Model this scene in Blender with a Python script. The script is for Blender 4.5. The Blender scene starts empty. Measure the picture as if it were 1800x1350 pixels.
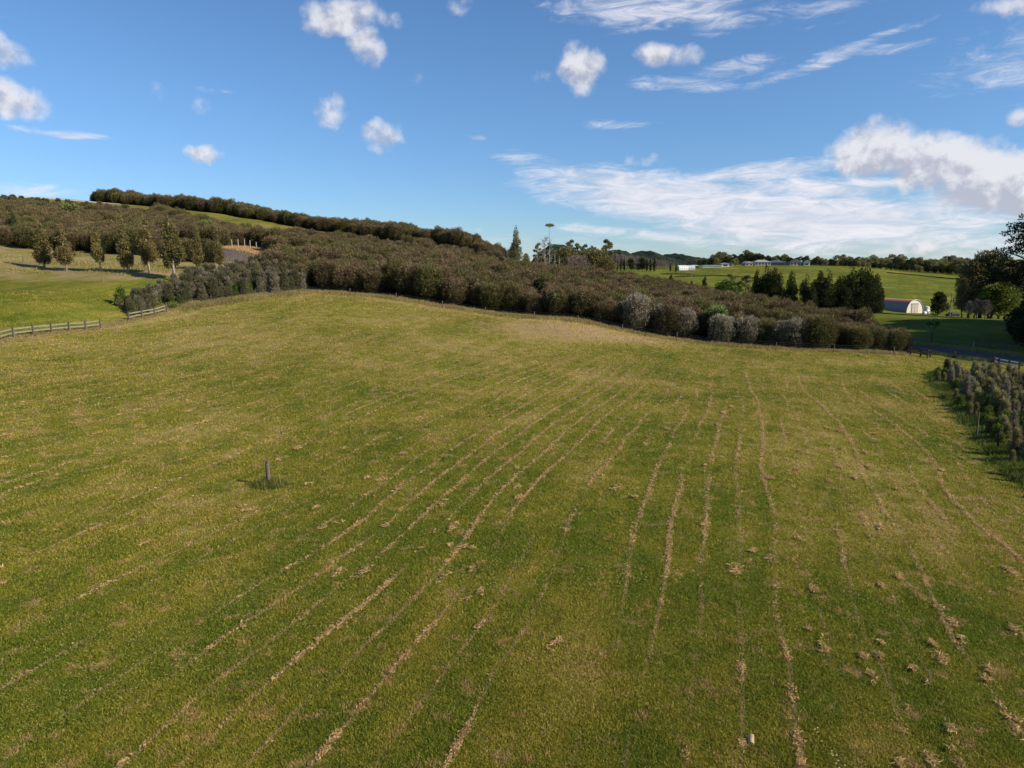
import bpy, math, random
import numpy as np
from mathutils import Vector, Matrix
R = math.radians
scene = bpy.context.scene
COL = scene.collection
# ------------------------------------------------------------------ camera
H, FPX, PITCH = 10.5, 1240.0, R(9.75)
CP, SP = math.cos(PITCH), math.sin(PITCH)
cam_d = bpy.data.cameras.new('camera'); cam = bpy.data.objects.new('camera', cam_d); COL.objects.link(cam)
cam.location = (0, 0, H); cam.rotation_euler = (math.pi/2 - PITCH, 0, 0)
cam_d.sensor_width = 36; cam_d.lens = FPX/1800*36; cam_d.clip_start = .1; cam_d.clip_end = 20000
scene.camera = cam
scene.view_settings.view_transform = 'Standard'; scene.view_settings.look = 'None'
scene.view_settings.exposure = 0.3; scene.view_settings.gamma = 1
scene.view_settings.use_curve_mapping = False
scene.render.engine = 'CYCLES'
scene.cycles.max_bounces = 6; scene.cycles.transparent_max_bounces = 8
scene.cycles.diffuse_bounces = 3
# ------------------------------------------------------------------ sun
SUN_EL = R(33); SUN_H = Vector((.936, -.351)).normalized()
sd = bpy.data.lights.new('sun', 'SUN'); sd.energy = 5.0; sd.angle = R(.53); sd.color = (1, .89, .70)
sun = bpy.data.objects.new('sun', sd); COL.objects.link(sun)
sv = Vector((SUN_H.x*math.cos(SUN_EL), SUN_H.y*math.cos(SUN_EL), math.sin(SUN_EL)))
sun.rotation_euler = sv.to_track_quat('Z', 'Y').to_euler(); sun.location = (60, -30, 60)
# ------------------------------------------------------------------ node helper
class NT:
    def __init__(s, nt): s.t = nt; nt.nodes.clear()
    def n(s, typ, **kw):
        nd = s.t.nodes.new(typ)
        for k, v in kw.items(): setattr(nd, k, v)
        return nd
    def set(s, sock, v):
        if v is None: return
        if hasattr(v, 'links') or isinstance(v, bpy.types.NodeSocket): s.t.links.new(v, sock)
        else: sock.default_value = v
    def m(s, op, a, b=None, c=None, clamp=False):
        nd = s.n('ShaderNodeMath', operation=op, use_clamp=clamp)
        s.set(nd.inputs[0], a); s.set(nd.inputs[1], b); s.set(nd.inputs[2], c)
        return nd.outputs[0]
    def vm(s, op, a, b=None, scale=None):
        nd = s.n('ShaderNodeVectorMath', operation=op)
        s.set(nd.inputs[0], a); s.set(nd.inputs[1], b)
        if scale is not None: s.set(nd.inputs['Scale'], scale)
        return nd.outputs['Value'] if op in ('DOT_PRODUCT', 'LENGTH') else nd.outputs['Vector']
    def noise(s, vec, scale, detail=4, rough=.55, dist=0, dim='3D'):
        nd = s.n('ShaderNodeTexNoise', noise_dimensions=dim)
        s.set(nd.inputs['Vector'], vec)
        nd.inputs['Scale'].default_value = scale; nd.inputs['Detail'].default_value = detail
        nd.inputs['Roughness'].default_value = rough; nd.inputs['Distortion'].default_value = dist
        return nd.outputs[0]
    def ramp(s, fac, lo, hi, a=0., b=1., smooth=True):
        nd = s.n('ShaderNodeMapRange', interpolation_type='SMOOTHSTEP' if smooth else 'LINEAR')
        s.set(nd.inputs[0], fac); s.set(nd.inputs[1], lo); s.set(nd.inputs[2], hi); s.set(nd.inputs[3], a); s.set(nd.inputs[4], b)
        return nd.outputs[0]
    def mix(s, fac, a, b):
        nd = s.n('ShaderNodeMix', data_type='RGBA')
        s.set(nd.inputs[0], fac)
        for sock, v in ((nd.inputs[6], a), (nd.inputs[7], b)):
            if isinstance(v, tuple): v = (*v, 1) if len(v) == 3 else v
            s.set(sock, v)
        return nd.outputs[2]
    def mul(s, col, f):
        return s.vm('SCALE', col, None, f)
    def attr(s, name):
        nd = s.n('ShaderNodeAttribute'); nd.attribute_name = name
        return nd.outputs['Fac']
    def xyz(s, vec):
        nd = s.n('ShaderNodeSeparateXYZ'); s.set(nd.inputs[0], vec); return nd.outputs
    def comb(s, x, y, z):
        nd = s.n('ShaderNodeCombineXYZ'); s.set(nd.inputs[0], x); s.set(nd.inputs[1], y); s.set(nd.inputs[2], z)
        return nd.outputs[0]
# ------------------------------------------------------------------ sky with clouds
world = bpy.data.worlds.new('World'); scene.world = world; world.use_nodes = True
w = NT(world.node_tree)
sky = w.n('ShaderNodeTexSky', sky_type='NISHITA'); sky.sun_disc = False
sky.sun_elevation = SUN_EL; sky.sun_rotation = math.atan2(SUN_H.x, SUN_H.y)
sky.altitude = 50; sky.air_density = 1.0; sky.dust_density = .0; sky.ozone_density = 4.0
SKY_K = .10
dirv = w.n('ShaderNodeTexCoord').outputs['Generated']
X, Y_, Z = w.xyz(dirv)
az = w.m('ARCTAN2', X, Y_); el = w.m('ARCSINE', Z)
def azel(u, v):
    s = (675-v)/FPX; d = Vector(((u-900)/FPX, CP+SP*s, CP*s-SP)).normalized()
    return math.atan2(d.x, d.y), math.asin(d.z)
# u, v, half width px, half height px, tilt deg, weight
CUM = [(598,30,78,34,-8,1.05),(640,78,42,36,38,1.0),(672,22,46,24,10,.62),(1021,118,52,46,15,1.08),(1152,98,46,24,-6,.95),(1202,98,44,20,0,.7),
       (1540,262,78,48,0,1.3),(1640,285,95,52,8,1.35),(1745,318,100,62,6,1.4),(1840,335,110,60,0,1.4),(1700,340,60,26,4,1.0),
       (668,238,42,30,6,.92),(582,198,36,34,20,.74),(362,270,34,19,0,1.0),(18,175,60,34,12,1.08),(2,88,36,30,20,.9),
       (355,182,24,20,0,.50),(280,165,30,26,0,.42),(718,140,30,16,0,.42),(810,14,34,20,0,.55),(1130,284,52,14,0,.58),(1620,434,52,13,0,.95),
       (1798,208,20,18,0,.8),(950,138,26,20,0,.42),(1770,12,60,18,5,.75),
       (-300,260,160,60,0,1.2),(-560,120,130,70,0,1.2),(2250,250,170,70,0,1.3),(2500,60,120,60,0,1.2),(2900,330,200,50,0,1.2),(-900,330,220,50,0,1.2),
       (500,-350,150,70,0,1.2),(1400,-420,190,80,0,1.2)]
CIR = [(1180,350,240,42,7,1.15),(1420,390,260,50,3,1.2),(1070,318,150,26,4,1.0),(1330,302,140,16,-4,.95),(1420,330,150,20,3,1.05),(1500,418,240,34,0,.8),
       (1140,14,180,36,2,.78),(1250,36,80,24,3,.75),(1480,92,130,11,-16,.72),(1520,92,100,8,-3,.55),(1300,116,80,18,-4,.62),(1200,148,90,15,4,.72),
       (120,239,56,8,2,.85),(28,226,40,6,4,.6),(1060,219,60,10,0,.6),(838,241,28,7,0,.6),(930,282,90,14,8,.65),(30,330,110,14,3,.62),
       (1730,384,90,9,0,.75),(1400,22,180,24,0,.5),(380,158,40,5,4,.5),(1160,418,230,15,7,.72),(950,425,260,22,3,.45),(1700,440,220,20,0,.5),(1010,436,200,12,3,.5),
       (2300,420,420,40,0,.95),(-500,420,420,30,0,.8),(2100,60,260,60,0,.9),(-700,-60,300,60,0,.9)]
def field(lst, wn, kr):
    tot = None; vert = None
    wx, wy = wn
    for (u, v, ru, rv, rot, wt) in lst:
        a, e = azel(u, v); pxa = 1/FPX
        ra, re = ru*pxa*kr, rv*pxa*kr
        c, s_ = math.cos(R(-rot)), math.sin(R(-rot))
        da = w.m('ADD', w.m('SUBTRACT', az, a), wx); de = w.m('ADD', w.m('SUBTRACT', el, e), wy)
        # rotated coordinates
        lx = w.m('ADD', w.m('MULTIPLY', da, c/ra), w.m('MULTIPLY', de, s_/ra))
        ly = w.m('SUBTRACT', w.m('MULTIPLY', de, c/re), w.m('MULTIPLY', da, s_/re))
        d2 = w.m('ADD', w.m('MULTIPLY', lx, lx), w.m('MULTIPLY', ly, ly))
        k = w.m('MULTIPLY', w.m('MAXIMUM', w.m('SUBTRACT', 1., w.m('MULTIPLY', d2, .5)), 0.), wt)
        tot = k if tot is None else w.m('MAXIMUM', tot, k)
        kv = w.m('MULTIPLY', k, ly)
        vert = kv if vert is None else w.m('ADD', vert, kv)
    return tot, vert
cvec = w.comb(az, el, 0.)
wn = w.n('ShaderNodeTexNoise'); w.set(wn.inputs['Vector'], cvec); wn.inputs['Scale'].default_value = 26; wn.inputs['Detail'].default_value = 4
wr, wg, wb = w.xyz(wn.outputs['Color'])
cumf, cumv = field(CUM, (w.m('MULTIPLY', w.m('SUBTRACT', wr, .5), .028), w.m('MULTIPLY', w.m('SUBTRACT', wg, .5), .026)), .77)
cn = w.noise(cvec, 36, 8, .56, .2)
cn2 = w.noise(w.vm('ADD', cvec, (.012, .010, 0.)), 36, 5, .55, .2)
dens = w.m('ADD', cumf, w.m('MULTIPLY', w.m('SUBTRACT', cn, .5), 1.25))
cum = w.ramp(dens, .32, 1.10)
civ = w.vm('MULTIPLY', cvec, (1., 5.2, 1.))
wn2 = w.n('ShaderNodeTexNoise'); w.set(wn2.inputs['Vector'], civ); wn2.inputs['Scale'].default_value = 7; wn2.inputs['Detail'].default_value = 5
er, eg, eb = w.xyz(wn2.outputs['Color'])
cirf, cirv = field(CIR, (w.m('MULTIPLY', w.m('SUBTRACT', er, .5), .10), w.m('MULTIPLY', w.m('SUBTRACT', eg, .5), .014)), .95)
sn = w.noise(w.vm('MULTIPLY', cvec, (1., 4.5, 1.)), 15, 9, .68, .8)
cird = w.m('ADD', cirf, w.m('MULTIPLY', w.m('SUBTRACT', sn, .5), 1.5))
cir = w.ramp(cird, .30, 1.15, 0., .88)
# light side and underside of the cumulus
shade = w.m('ADD', w.m('MULTIPLY', w.m('SUBTRACT', cn, cn2), 1.6), w.m('MULTIPLY', cumv, .26))
shade = w.ramp(w.m('ADD', shade, w.m('MULTIPLY', w.m('SUBTRACT', dens, .8), -.10)), -.34, .20)
ccol = w.mix(shade, (.42, .42, .49), (.70, .69, .71))
cicol = w.mix(w.ramp(sn, .35, .7), (.56, .58, .66), (.76, .74, .78))
skyc = w.mul(sky.outputs[0], SKY_K)
# below-horizon directions fall back to the same sky; the ground hides them
skyc = w.vm('MULTIPLY', skyc, (.90, .98, 1.08))
skyc = w.vm('MULTIPLY', skyc, w.mix(w.ramp(el, -.02, .26), (.66, .78, .94), (.80, .93, 1.0)))
c1 = w.mix(cir, skyc, cicol)
c2 = w.mix(w.m('MULTIPLY', cum, .88), c1, ccol)
bg = w.n('ShaderNodeBackground'); w.set(bg.inputs[0], w.mul(c2, 1/SKY_K)); bg.inputs[1].default_value = SKY_K
wo = w.n('ShaderNodeOutputWorld'); w.t.links.new(bg.outputs[0], wo.inputs[0])
world.cycles.sampling_method = 'MANUAL'; world.cycles.sample_map_resolution = 512

# ================================================================== terrain height
def th(pts):
    P = []
    for (u, v, Y) in pts:
        s = (675-v)/FPX; k = Y/(CP+SP*s)
        P.append(((u-900)/FPX*k, Y, H+(CP*s-SP)*k))
    return P
def gz(pts):           # u, Y, z
    P = []
    for (u, Y, z) in pts:
        d = Y*CP-(z-H)*SP
        P.append(((u-900)/FPX*d, Y, z))
    return P
ctrl = th([(0,700,50),(0,650,60),(24,600,75),(293,549,103),(177,575,90),(300,575,90),(300,600,78),(300,650,62),
    (540,512,118),(540,540,100),(540,580,84),(540,640,64),(540,720,48),(700,527,114),(700,560,97),(900,557,110),(900,590,93),(900,650,68),
    (1000,563,108),(1100,582,106),(1250,605,103),(1250,640,82),(1250,700,56),(1400,614,101),(1560,622,99),(1560,660,76),(1560,740,50),
    (1800,700,62),(1700,630,102),(1700,616,111),(1800,640,98),(1700,600,135),(1700,575,170),(1700,560,200),(1650,556,235),(1600,550,262),(1500,545,245),
    (1500,500,360),(1500,470,470),(1330,466,490),(1330,500,340),(1600,482,440),(1600,510,340),(1690,492,420),(1690,520,320),(1800,500,420),
    (1170,478,420),(1170,492,320),(800,437,218),(700,425,228),(600,412,237),(500,395,250),(400,378,262),(300,366,272),(200,358,282),
    (435,470,140),(435,450,150),(435,438,158),(345,470,128),(225,478,122),(78,476,122),(0,470,121),(100,500,108),(100,540,92),(0,510,104),
    (0,433,158),(180,448,146),(345,465,138),(100,350,265),(0,346,262),(1250,474,430)])
ctrl += gz([(1300,150,-.7),(1400,138,-1.8),(1500,122,-2.4),(1400,182,-5),(1300,205,-4.2),(1500,165,-4.9),(1200,185,.5),(1100,202,2.2),(1000,160,3.7),(1000,205,5.0),
    (900,150,5.4),(900,205,7.2),(700,150,9.0),(500,150,10.6),(1050,210,3.7),(1050,300,4.5),(100,236,25.7),(0,236,26.7),(0,295,33),(200,310,34.2),(400,296,28.4),
    (600,272,20.5),(800,250,15.0),(900,245,9.5),(400,222,18.5),(600,205,12.9),(300,228,21.6),(200,236,23.9),(700,200,11.0),(800,195,9.1),(500,214,15.7),(0,450,26),(400,450,20),(800,450,10),(1000,450,7),(1330,240,-4.8),(1200,245,-1.5),
    (300,190,16.8),(500,185,13.6),(100,200,20.5)])
for t in (-60,-40,-20,0,20,40,60):
    for r_ in (6, 12, 20): ctrl.append((r_*math.sin(R(t)), r_*math.cos(R(t)), 0.))
    for r_, z_ in ((800, 4), (1500, 2), (4000, 0)): ctrl.append((r_*math.sin(R(t)), r_*math.cos(R(t)), z_))
for t in (-40,-20,0,15): ctrl.append((34*math.sin(R(t)), 34*math.cos(R(t)), .05))
ctrl += [(30*.5, 30*.86, -.25)]
for t, lst in ((-54, ((60,2.2),(85,5),(120,10),(200,22),(300,31),(450,26))), (54, ((40,-.8),(70,-1.8),(110,-3.2),(200,-5),(320,-4),(450,1)))):
    for r_, z_ in lst: ctrl.append((r_*math.sin(R(t)), r_*math.cos(R(t)), z_))
ctrl = np.array(ctrl)
def tc(x, y):
    r_ = np.sqrt(x*x+y*y)+1e-6
    a = np.arctan2(x, y)
    a = np.clip(a, -1.05, 1.05)
    return np.stack([a, np.log(np.maximum(r_, 5.))], -1)
def tps_k(d2): return .5*d2*np.log(d2+1e-12)
_c = tc(ctrl[:,0], ctrl[:,1]); _n = len(_c)
_K = tps_k(((_c[:,None]-_c[None])**2).sum(-1)) + np.eye(_n)*2e-4
_P = np.concatenate([np.ones((_n,1)), _c], 1)
_A = np.block([[_K, _P], [_P.T, np.zeros((3,3))]])
_W = np.linalg.solve(_A, np.concatenate([ctrl[:,2], np.zeros(3)]))
# vectorised value noise
_rt = np.random.RandomState(7).rand(256, 256)
def vnoise(x, y, sc, off=0):
    x = x*sc+off*17.3; y = y*sc+off*9.1
    xi = np.floor(x).astype(int); yi = np.floor(y).astype(int); fx = x-xi; fy = y-yi
    fx = fx*fx*(3-2*fx); fy = fy*fy*(3-2*fy)
    g = lambda i, j: _rt[(xi+i) & 255, (yi+j) & 255]
    return (g(0,0)*(1-fx)+g(1,0)*fx)*(1-fy)+(g(0,1)*(1-fx)+g(1,1)*fx)*fy
def fbm(x, y, sc, oc=3, off=0):
    s = 0; a = 1; t = 0
    for i in range(oc): s = s+a*vnoise(x, y, sc*2**i, off+i); t += a; a *= .5
    return s/t
def hgt(x, y):
    x = np.asarray(x, float); y = np.asarray(y, float); sh = x.shape
    x = x.ravel(); y = y.ravel(); out = np.empty_like(x)
    for i in range(0, len(x), 40000):
        c = tc(x[i:i+40000], y[i:i+40000])
        K = tps_k(((c[:,None]-_c[None])**2).sum(-1))
        out[i:i+40000] = K@_W[:_n]+_W[_n]+c@_W[_n+1:]
    r_ = np.sqrt(x*x+y*y)
    out += (fbm(x, y, .09, 2)-.5)*.35*np.clip((r_-12)/30, 0, 1)
    return out.reshape(sh)
def h1(x, y): return float(hgt(np.array([x]), np.array([y]))[0])
def atu(u, Y):         # world x of picture column u at distance Y on the ground
    x = (u-900)/FPX*Y
    for _ in range(4): x = (u-900)/FPX*(Y*CP-(h1(x, Y)-H)*SP)
    return x
def W(u, Y):
    x = atu(u, Y); return (x, Y)
def WL(l): return [W(*p) for p in l]
def segd(x, y, pl):
    d = np.full(x.shape, 1e9)
    for (ax, ay), (bx, by) in zip(pl[:-1], pl[1:]):
        vx, vy = bx-ax, by-ay; t = np.clip(((x-ax)*vx+(y-ay)*vy)/(vx*vx+vy*vy), 0, 1)
        d = np.minimum(d, np.hypot(x-ax-t*vx, y-ay-t*vy))
    return d
def inpoly(x, y, pl):
    ins = np.zeros(x.shape, bool); n = len(pl)
    for i in range(n):
        (ax, ay), (bx, by) = pl[i], pl[(i+1) % n]
        if ay == by: continue
        c = ((ay > y) != (by > y)) & (x < (bx-ax)*(y-ay)/(by-ay)+ax)
        ins ^= c
    return ins
# ------------------------------------------------------------------ zones of the place
FENCE_L = WL([(-60,66),(-8,73),(24,76.3),(59,79),(91,81.6),(122,84.3),(151,86.8),(177,89.6)])
FENCE_L2 = WL([(227,95),(250,97.6),(272,100.2),(293,103)])
EDGE_STRIP = WL([(293,104),(340,106.5),(400,109.5),(460,112.5),(510,115.5),(545,118)])
TREELINE = WL([(545,118),(620,116),(700,114),(800,112),(900,110),(1000,108),(1100,106),(1250,103),(1400,101),(1560,99),(1600,99)])
BUSH = WL([(-420,175),(-200,168),(0,160),(100,154),(180,149),(300,142.5),(345,140.5),(396,142),(404,166),(474,168),(480,128),(545,121.5),(700,117),(900,113),(1000,111),
           (1100,108.6),(1250,105.5),(1400,103.5),(1560,101.5),(1606,103.5),(1572,114),(1500,126),(1400,140),(1300,153),(1200,186),(1100,203),(1000,209),(900,209),
           (850,207),(800,206),(700,211),(600,214),(500,217),(400,223),(330,230),(290,250),(200,258),(100,256),(-420,256)])
BUSH2 = WL([(168,286),(200,283.5),(400,264),(600,239),(700,230),(800,220),(860,214),(880,222),(885,250),(700,268),(600,284),(400,306),(200,325),(168,320)])
STRIP = [p for p in EDGE_STRIP] + WL([(520,128),(470,132),(400,122),(330,114),(262,108),(222,104),(206,100.5),(232,98)])
BED = [(24.5,31),(27.2,38),(32.5,49),(38.5,62),(42.5,70),(45.5,76),(48.5,80.5),(58,83),(58,76),(62,66),(62,31)]
FIELD = [(-62,8),(-62,40)] + FENCE_L + FENCE_L2 + EDGE_STRIP + TREELINE[1:] + [W(1625,98.5),(60,94),(62,84),(48.4,81),(45.2,76.2),(42.2,70.2),(38.2,62),(32.2,49),(26.9,38),(24.3,31),(24,8)]
ROAD = WL([(1500,120),(1590,113),(1650,109),(1700,106),(1760,103),(1810,101),(1900,97),(2100,90),(2400,80)])
DRIVE = WL([(330,152),(380,150),(410,148.5),(440,147),(462,147),(500,149)])
TRACK = WL([(-160,262),(0,263),(60,264),(110,265),(150,267),(190,271),(215,276)])
LINE_ALL = FENCE_L + FENCE_L2 + EDGE_STRIP
# ------------------------------------------------------------------ mesh helpers
def mesh_np(name, V, F, mats=(), attrs=None, midx=None, smooth=False, fattrs=None):
    me = bpy.data.meshes.new(name); V = np.asarray(V, np.float32); F = np.asarray(F, np.int32)
    me.vertices.add(len(V)); me.vertices.foreach_set('co', V.ravel())
    k = F.shape[1]; me.loops.add(F.size); me.loops.foreach_set('vertex_index', F.ravel())
    me.polygons.add(len(F)); me.polygons.foreach_set('loop_start', np.arange(0, F.size, k, dtype=np.int32))
    me.polygons.foreach_set('loop_total', np.full(len(F), k, np.int32))
    if smooth: me.polygons.foreach_set('use_smooth', np.ones(len(F), bool))
    for m_ in mats: me.materials.append(m_)
    if midx is not None: me.polygons.foreach_set('material_index', np.asarray(midx, np.int32))
    me.update(calc_edges=True)
    for nm, a in (attrs or {}).items():
        at = me.attributes.new(nm, 'FLOAT', 'POINT'); at.data.foreach_set('value', np.asarray(a, np.float32))
    for nm, a in (fattrs or {}).items():
        at = me.attributes.new(nm, 'FLOAT', 'FACE'); at.data.foreach_set('value', np.asarray(a, np.float32))
    return me
def link(name, me, parent=None, loc=None):
    o = bpy.data.objects.new(name, me); COL.objects.link(o)
    if parent: o.parent = parent
    if loc is not None: o.location = loc
    return o
def tag(o, label=None, cat=None, group=None, kind=None):
    if label: o['label'] = label
    if cat: o['category'] = cat
    if group: o['group'] = group
    if kind: o['kind'] = kind
    return o
def empty(name, loc, rz=0, sc=1., label=None, cat=None, group=None):
    o = bpy.data.objects.new(name, None); COL.objects.link(o); o.location = loc; o.rotation_euler = (0, 0, rz)
    o.scale = (sc, sc, sc) if not isinstance(sc, tuple) else sc
    o.empty_display_size = .3
    return tag(o, label, cat, group)
class MB:
    def __init__(s): s.v = []; s.f = []
    def box(s, c, d, M=None):
        n = len(s.v); x, y, z = d[0]/2, d[1]/2, d[2]/2
        P = [Vector((sx*x, sy*y, sz*z)) for sz in (-1,1) for sx, sy in ((-1,-1),(1,-1),(1,1),(-1,1))]
        for p in P:
            if M: p = M@p
            s.v.append((p.x+c[0], p.y+c[1], p.z+c[2]))
        s.f += [tuple(n+i for i in q) for q in ((3,2,1,0),(4,5,6,7),(0,1,5,4),(1,2,6,5),(2,3,7,6),(3,0,4,7))]
        return s
    def bar(s, a, b, w_, h_):
        a, b = Vector(a), Vector(b); d = b-a; q = d.to_track_quat('X', 'Z').to_matrix()
        return s.box((a+b)/2, (d.length, w_, h_), q)
    def tube(s, pts, rad, n=7, cap=True):
        pts = [Vector(p) for p in pts]; b = len(s.v)
        for i, p in enumerate(pts):
            t = (pts[min(i+1, len(pts)-1)]-pts[max(i-1, 0)]).normalized()
            a = t.cross(Vector((.31, .87, .38))).normalized(); c = t.cross(a)
            r_ = rad[i] if hasattr(rad, '__len__') else rad
            for k in range(n):
                q = p+(a*math.cos(6.2832*k/n)+c*math.sin(6.2832*k/n))*r_; s.v.append(tuple(q))
        for i in range(len(pts)-1):
            for k in range(n):
                s.f.append((b+i*n+k, b+i*n+(k+1) % n, b+(i+1)*n+(k+1) % n, b+(i+1)*n+k))
        if cap: s.f.append(tuple(b+(len(pts)-1)*n+k for k in range(n))); s.f.append(tuple(b+k for k in reversed(range(n))))
        return s
    def poly(s, P):
        n = len(s.v); s.v += [tuple(p) for p in P]; s.f.append(tuple(range(n, n+len(P)))); return s
    def mesh(s, name, mat, smooth=False):
        me = bpy.data.meshes.new(name); me.from_pydata(s.v, [], s.f); me.materials.append(mat)
        if smooth: me.polygons.foreach_set('use_smooth', np.ones(len(me.polygons), bool))
        me.update(); return me
    def obj(s, name, mat, parent=None, smooth=False): return link(name, s.mesh(name, mat, smooth), parent)
# ------------------------------------------------------------------ materials
def mat(name, build, rough=.9, spec=.2):
    m_ = bpy.data.materials.new(name); m_.use_nodes = True; t = NT(m_.node_tree)
    out = t.n('ShaderNodeOutputMaterial'); bs = t.n('ShaderNodeBsdfPrincipled')
    bs.inputs['Roughness'].default_value = rough; bs.inputs['Specular IOR Level'].default_value = spec
    t.t.links.new(bs.outputs[0], out.inputs[0])
    build(t, bs, out); return m_
def P_(t): return t.n('ShaderNodeNewGeometry').outputs['Position']
def O_(t): return t.n('ShaderNodeTexCoord').outputs['Object']
ROWA = R(18.3)
def turf_colour(t, far=False):
    """mown pasture; position based so that turf and blades agree"""
    p = P_(t); x, y, z = t.xyz(p)
    wob = t.m('MULTIPLY', t.m('SUBTRACT', t.noise(p, .045, 2), .5), 3.2)
    ac = t.m('ADD', t.m('SUBTRACT', t.m('MULTIPLY', x, math.cos(ROWA)), t.m('MULTIPLY', y, math.sin(ROWA))), wob)
    al = t.m('ADD', t.m('MULTIPLY', x, math.sin(ROWA)), t.m('MULTIPLY', y, math.cos(ROWA)))
    rowv = t.comb(ac, t.m('MULTIPLY', al, .16), 0.)
    dry = t.attr('dry'); lush = t.attr('lush'); straw = t.attr('straw'); litter = t.attr('litter')
    big = t.noise(p, .085, 3, .55); mid = t.noise(p, .55, 4, .6); st = t.noise(rowv, .62, 4, .6); fine = t.noise(p, 5.5, 4, .65)
    g = t.m('ADD', t.m('MULTIPLY', big, .42), t.m('ADD', t.m('MULTIPLY', mid, .26), t.m('MULTIPLY', st, .32)))
    g = t.m('ADD', g, t.m('ADD', t.m('MULTIPLY', dry, .15), t.m('MULTIPLY', lush, -.10)))
    g = t.m('ADD', g, t.m('MULTIPLY', t.m('SUBTRACT', fine, .5), .24))
    c = t.mix(t.ramp(g, .40, .54), (.128, .156, .014), (.240, .215, .026))
    c = t.mix(t.ramp(g, .51, .64), c, (.375, .290, .080))
    # thatch patches, pinkish brown
    th_ = t.ramp(t.m('ADD', t.noise(p, 1.15, 5, .68), t.m('MULTIPLY', t.m('SUBTRACT', dry, lush), .10)), .52, .66)
    c = t.mix(t.m('MULTIPLY', th_, .62), c, (.44, .285, .12))
    dk = t.ramp(t.noise(p, 2.4, 4, .7), .60, .74)
    c = t.mix(t.m('MULTIPLY', dk, .34), c, (.062, .084, .010))
    vd = t.ramp(t.noise(p, .23, 3, .6), .56, .72)
    c = t.mix(t.m('MULTIPLY', vd, .38), c, (.078, .120, .009))
    sc = t.mix(fine, (.36, .235, .120), (.44, .32, .165))
    c = t.mix(straw, c, sc)
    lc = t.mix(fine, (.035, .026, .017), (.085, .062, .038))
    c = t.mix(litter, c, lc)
    return c, p
def b_ground(t, bs, out):
    c, p = turf_colour(t); c = t.vm('MULTIPLY', c, (.74, .77, .95)); c = t.mul(c, t.ramp(t.noise(p, .028, 4, .6), .32, .68, .82, 1.14))
    t.t.links.new(c, bs.inputs['Base Color'])
    bn = t.m('ADD', t.noise(p, 9, 5, .7), t.m('MULTIPLY', t.noise(p, 1.6, 4, .6), 1.6))
    b = t.n('ShaderNodeBump'); b.inputs['Strength'].default_value = .8; b.inputs['Distance'].default_value = .10
    t.t.links.new(bn, b.inputs['Height']); t.t.links.new(b.outputs[0], bs.inputs['Normal'])
M_GROUND = mat('pasture_ground', b_ground, 1., .05)
def b_blade(t, bs, out):
    c, p = turf_colour(t); tone = t.attr('tone')
    c = t.mix(t.m('MULTIPLY', t.ramp(tone, .76, 1.), .35), c, (.40, .32, .14))
    c = t.mul(c, t.ramp(tone, 0, 1, .95, 1.58, False))
    t.t.links.new(c, bs.inputs['Base Color'])
    tr = t.n('ShaderNodeBsdfTranslucent'); t.t.links.new(c, tr.inputs[0]); mx = t.n('ShaderNodeMixShader'); mx.inputs[0].default_value = .35
    t.t.links.new(bs.outputs[0], mx.inputs[1]); t.t.links.new(tr.outputs[0], mx.inputs[2]); t.t.links.new(mx.outputs[0], out.inputs[0])
M_BLADE = mat('grass_blades', b_blade, .7, .15)
def b_two(a, b_, transl=.3, attr='tone', rnd=.25):
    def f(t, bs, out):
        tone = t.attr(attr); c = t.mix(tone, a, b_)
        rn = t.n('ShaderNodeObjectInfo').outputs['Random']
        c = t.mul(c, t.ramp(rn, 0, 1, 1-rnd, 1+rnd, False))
        hs = t.n('ShaderNodeHueSaturation'); t.set(hs.inputs['Color'], c)
        t.set(hs.inputs['Hue'], t.ramp(t.m('FRACT', t.m('MULTIPLY', rn, 7.3)), 0, 1, .488, .512, False))
        c = hs.outputs[0]
        t.t.links.new(c, bs.inputs['Base Color'])
        if transl:
            tr = t.n('ShaderNodeBsdfTranslucent'); t.t.links.new(c, tr.inputs[0]); mx = t.n('ShaderNodeMixShader'); mx.inputs[0].default_value = transl
            t.t.links.new(bs.outputs[0], mx.inputs[1]); t.t.links.new(tr.outputs[0], mx.inputs[2]); t.t.links.new(mx.outputs[0], out.inputs[0])
    return f
M_STRAW = mat('cut_straw', b_two((.38,.245,.105), (.72,.50,.25), .35, rnd=0), .85, .1)
M_ROUGH = mat('rough_grass', b_two((.13,.15,.03), (.48,.38,.16), .3, rnd=0), .8, .1)
M_LUSHG = mat('tall_green_grass', b_two((.085,.125,.020), (.24,.26,.065), .3, rnd=0), .8, .1)
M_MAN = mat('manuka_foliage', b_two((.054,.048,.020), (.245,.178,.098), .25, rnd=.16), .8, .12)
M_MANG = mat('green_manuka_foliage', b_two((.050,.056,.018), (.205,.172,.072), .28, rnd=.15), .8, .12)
M_GREY = mat('grey_flowering_foliage', b_two((.070,.068,.032), (.36,.31,.235), .2, rnd=.2), .8, .12)
M_GREEN = mat('bright_green_foliage', b_two((.070,.110,.016), (.22,.26,.05), .35, rnd=.2), .7, .15)
M_CON = mat('olive_conifer_foliage', b_two((.110,.098,.036), (.34,.265,.110), .3, rnd=.2), .8, .1)
M_DARK = mat('dark_conifer_foliage', b_two((.020,.030,.012), (.075,.085,.032), .2, rnd=.2), .8, .1)
M_EUC = mat('eucalypt_foliage', b_two((.105,.112,.044), (.36,.33,.14), .4, rnd=.2), .7, .15)
M_BARE = mat('bare_twigs', b_two((.17,.135,.115), (.34,.27,.24), 0, rnd=.15), .9, .1)
M_PALM = mat('cabbage_tree_leaves', b_two((.10,.15,.03), (.36,.42,.14), .3, rnd=.1), .6, .2)
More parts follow.
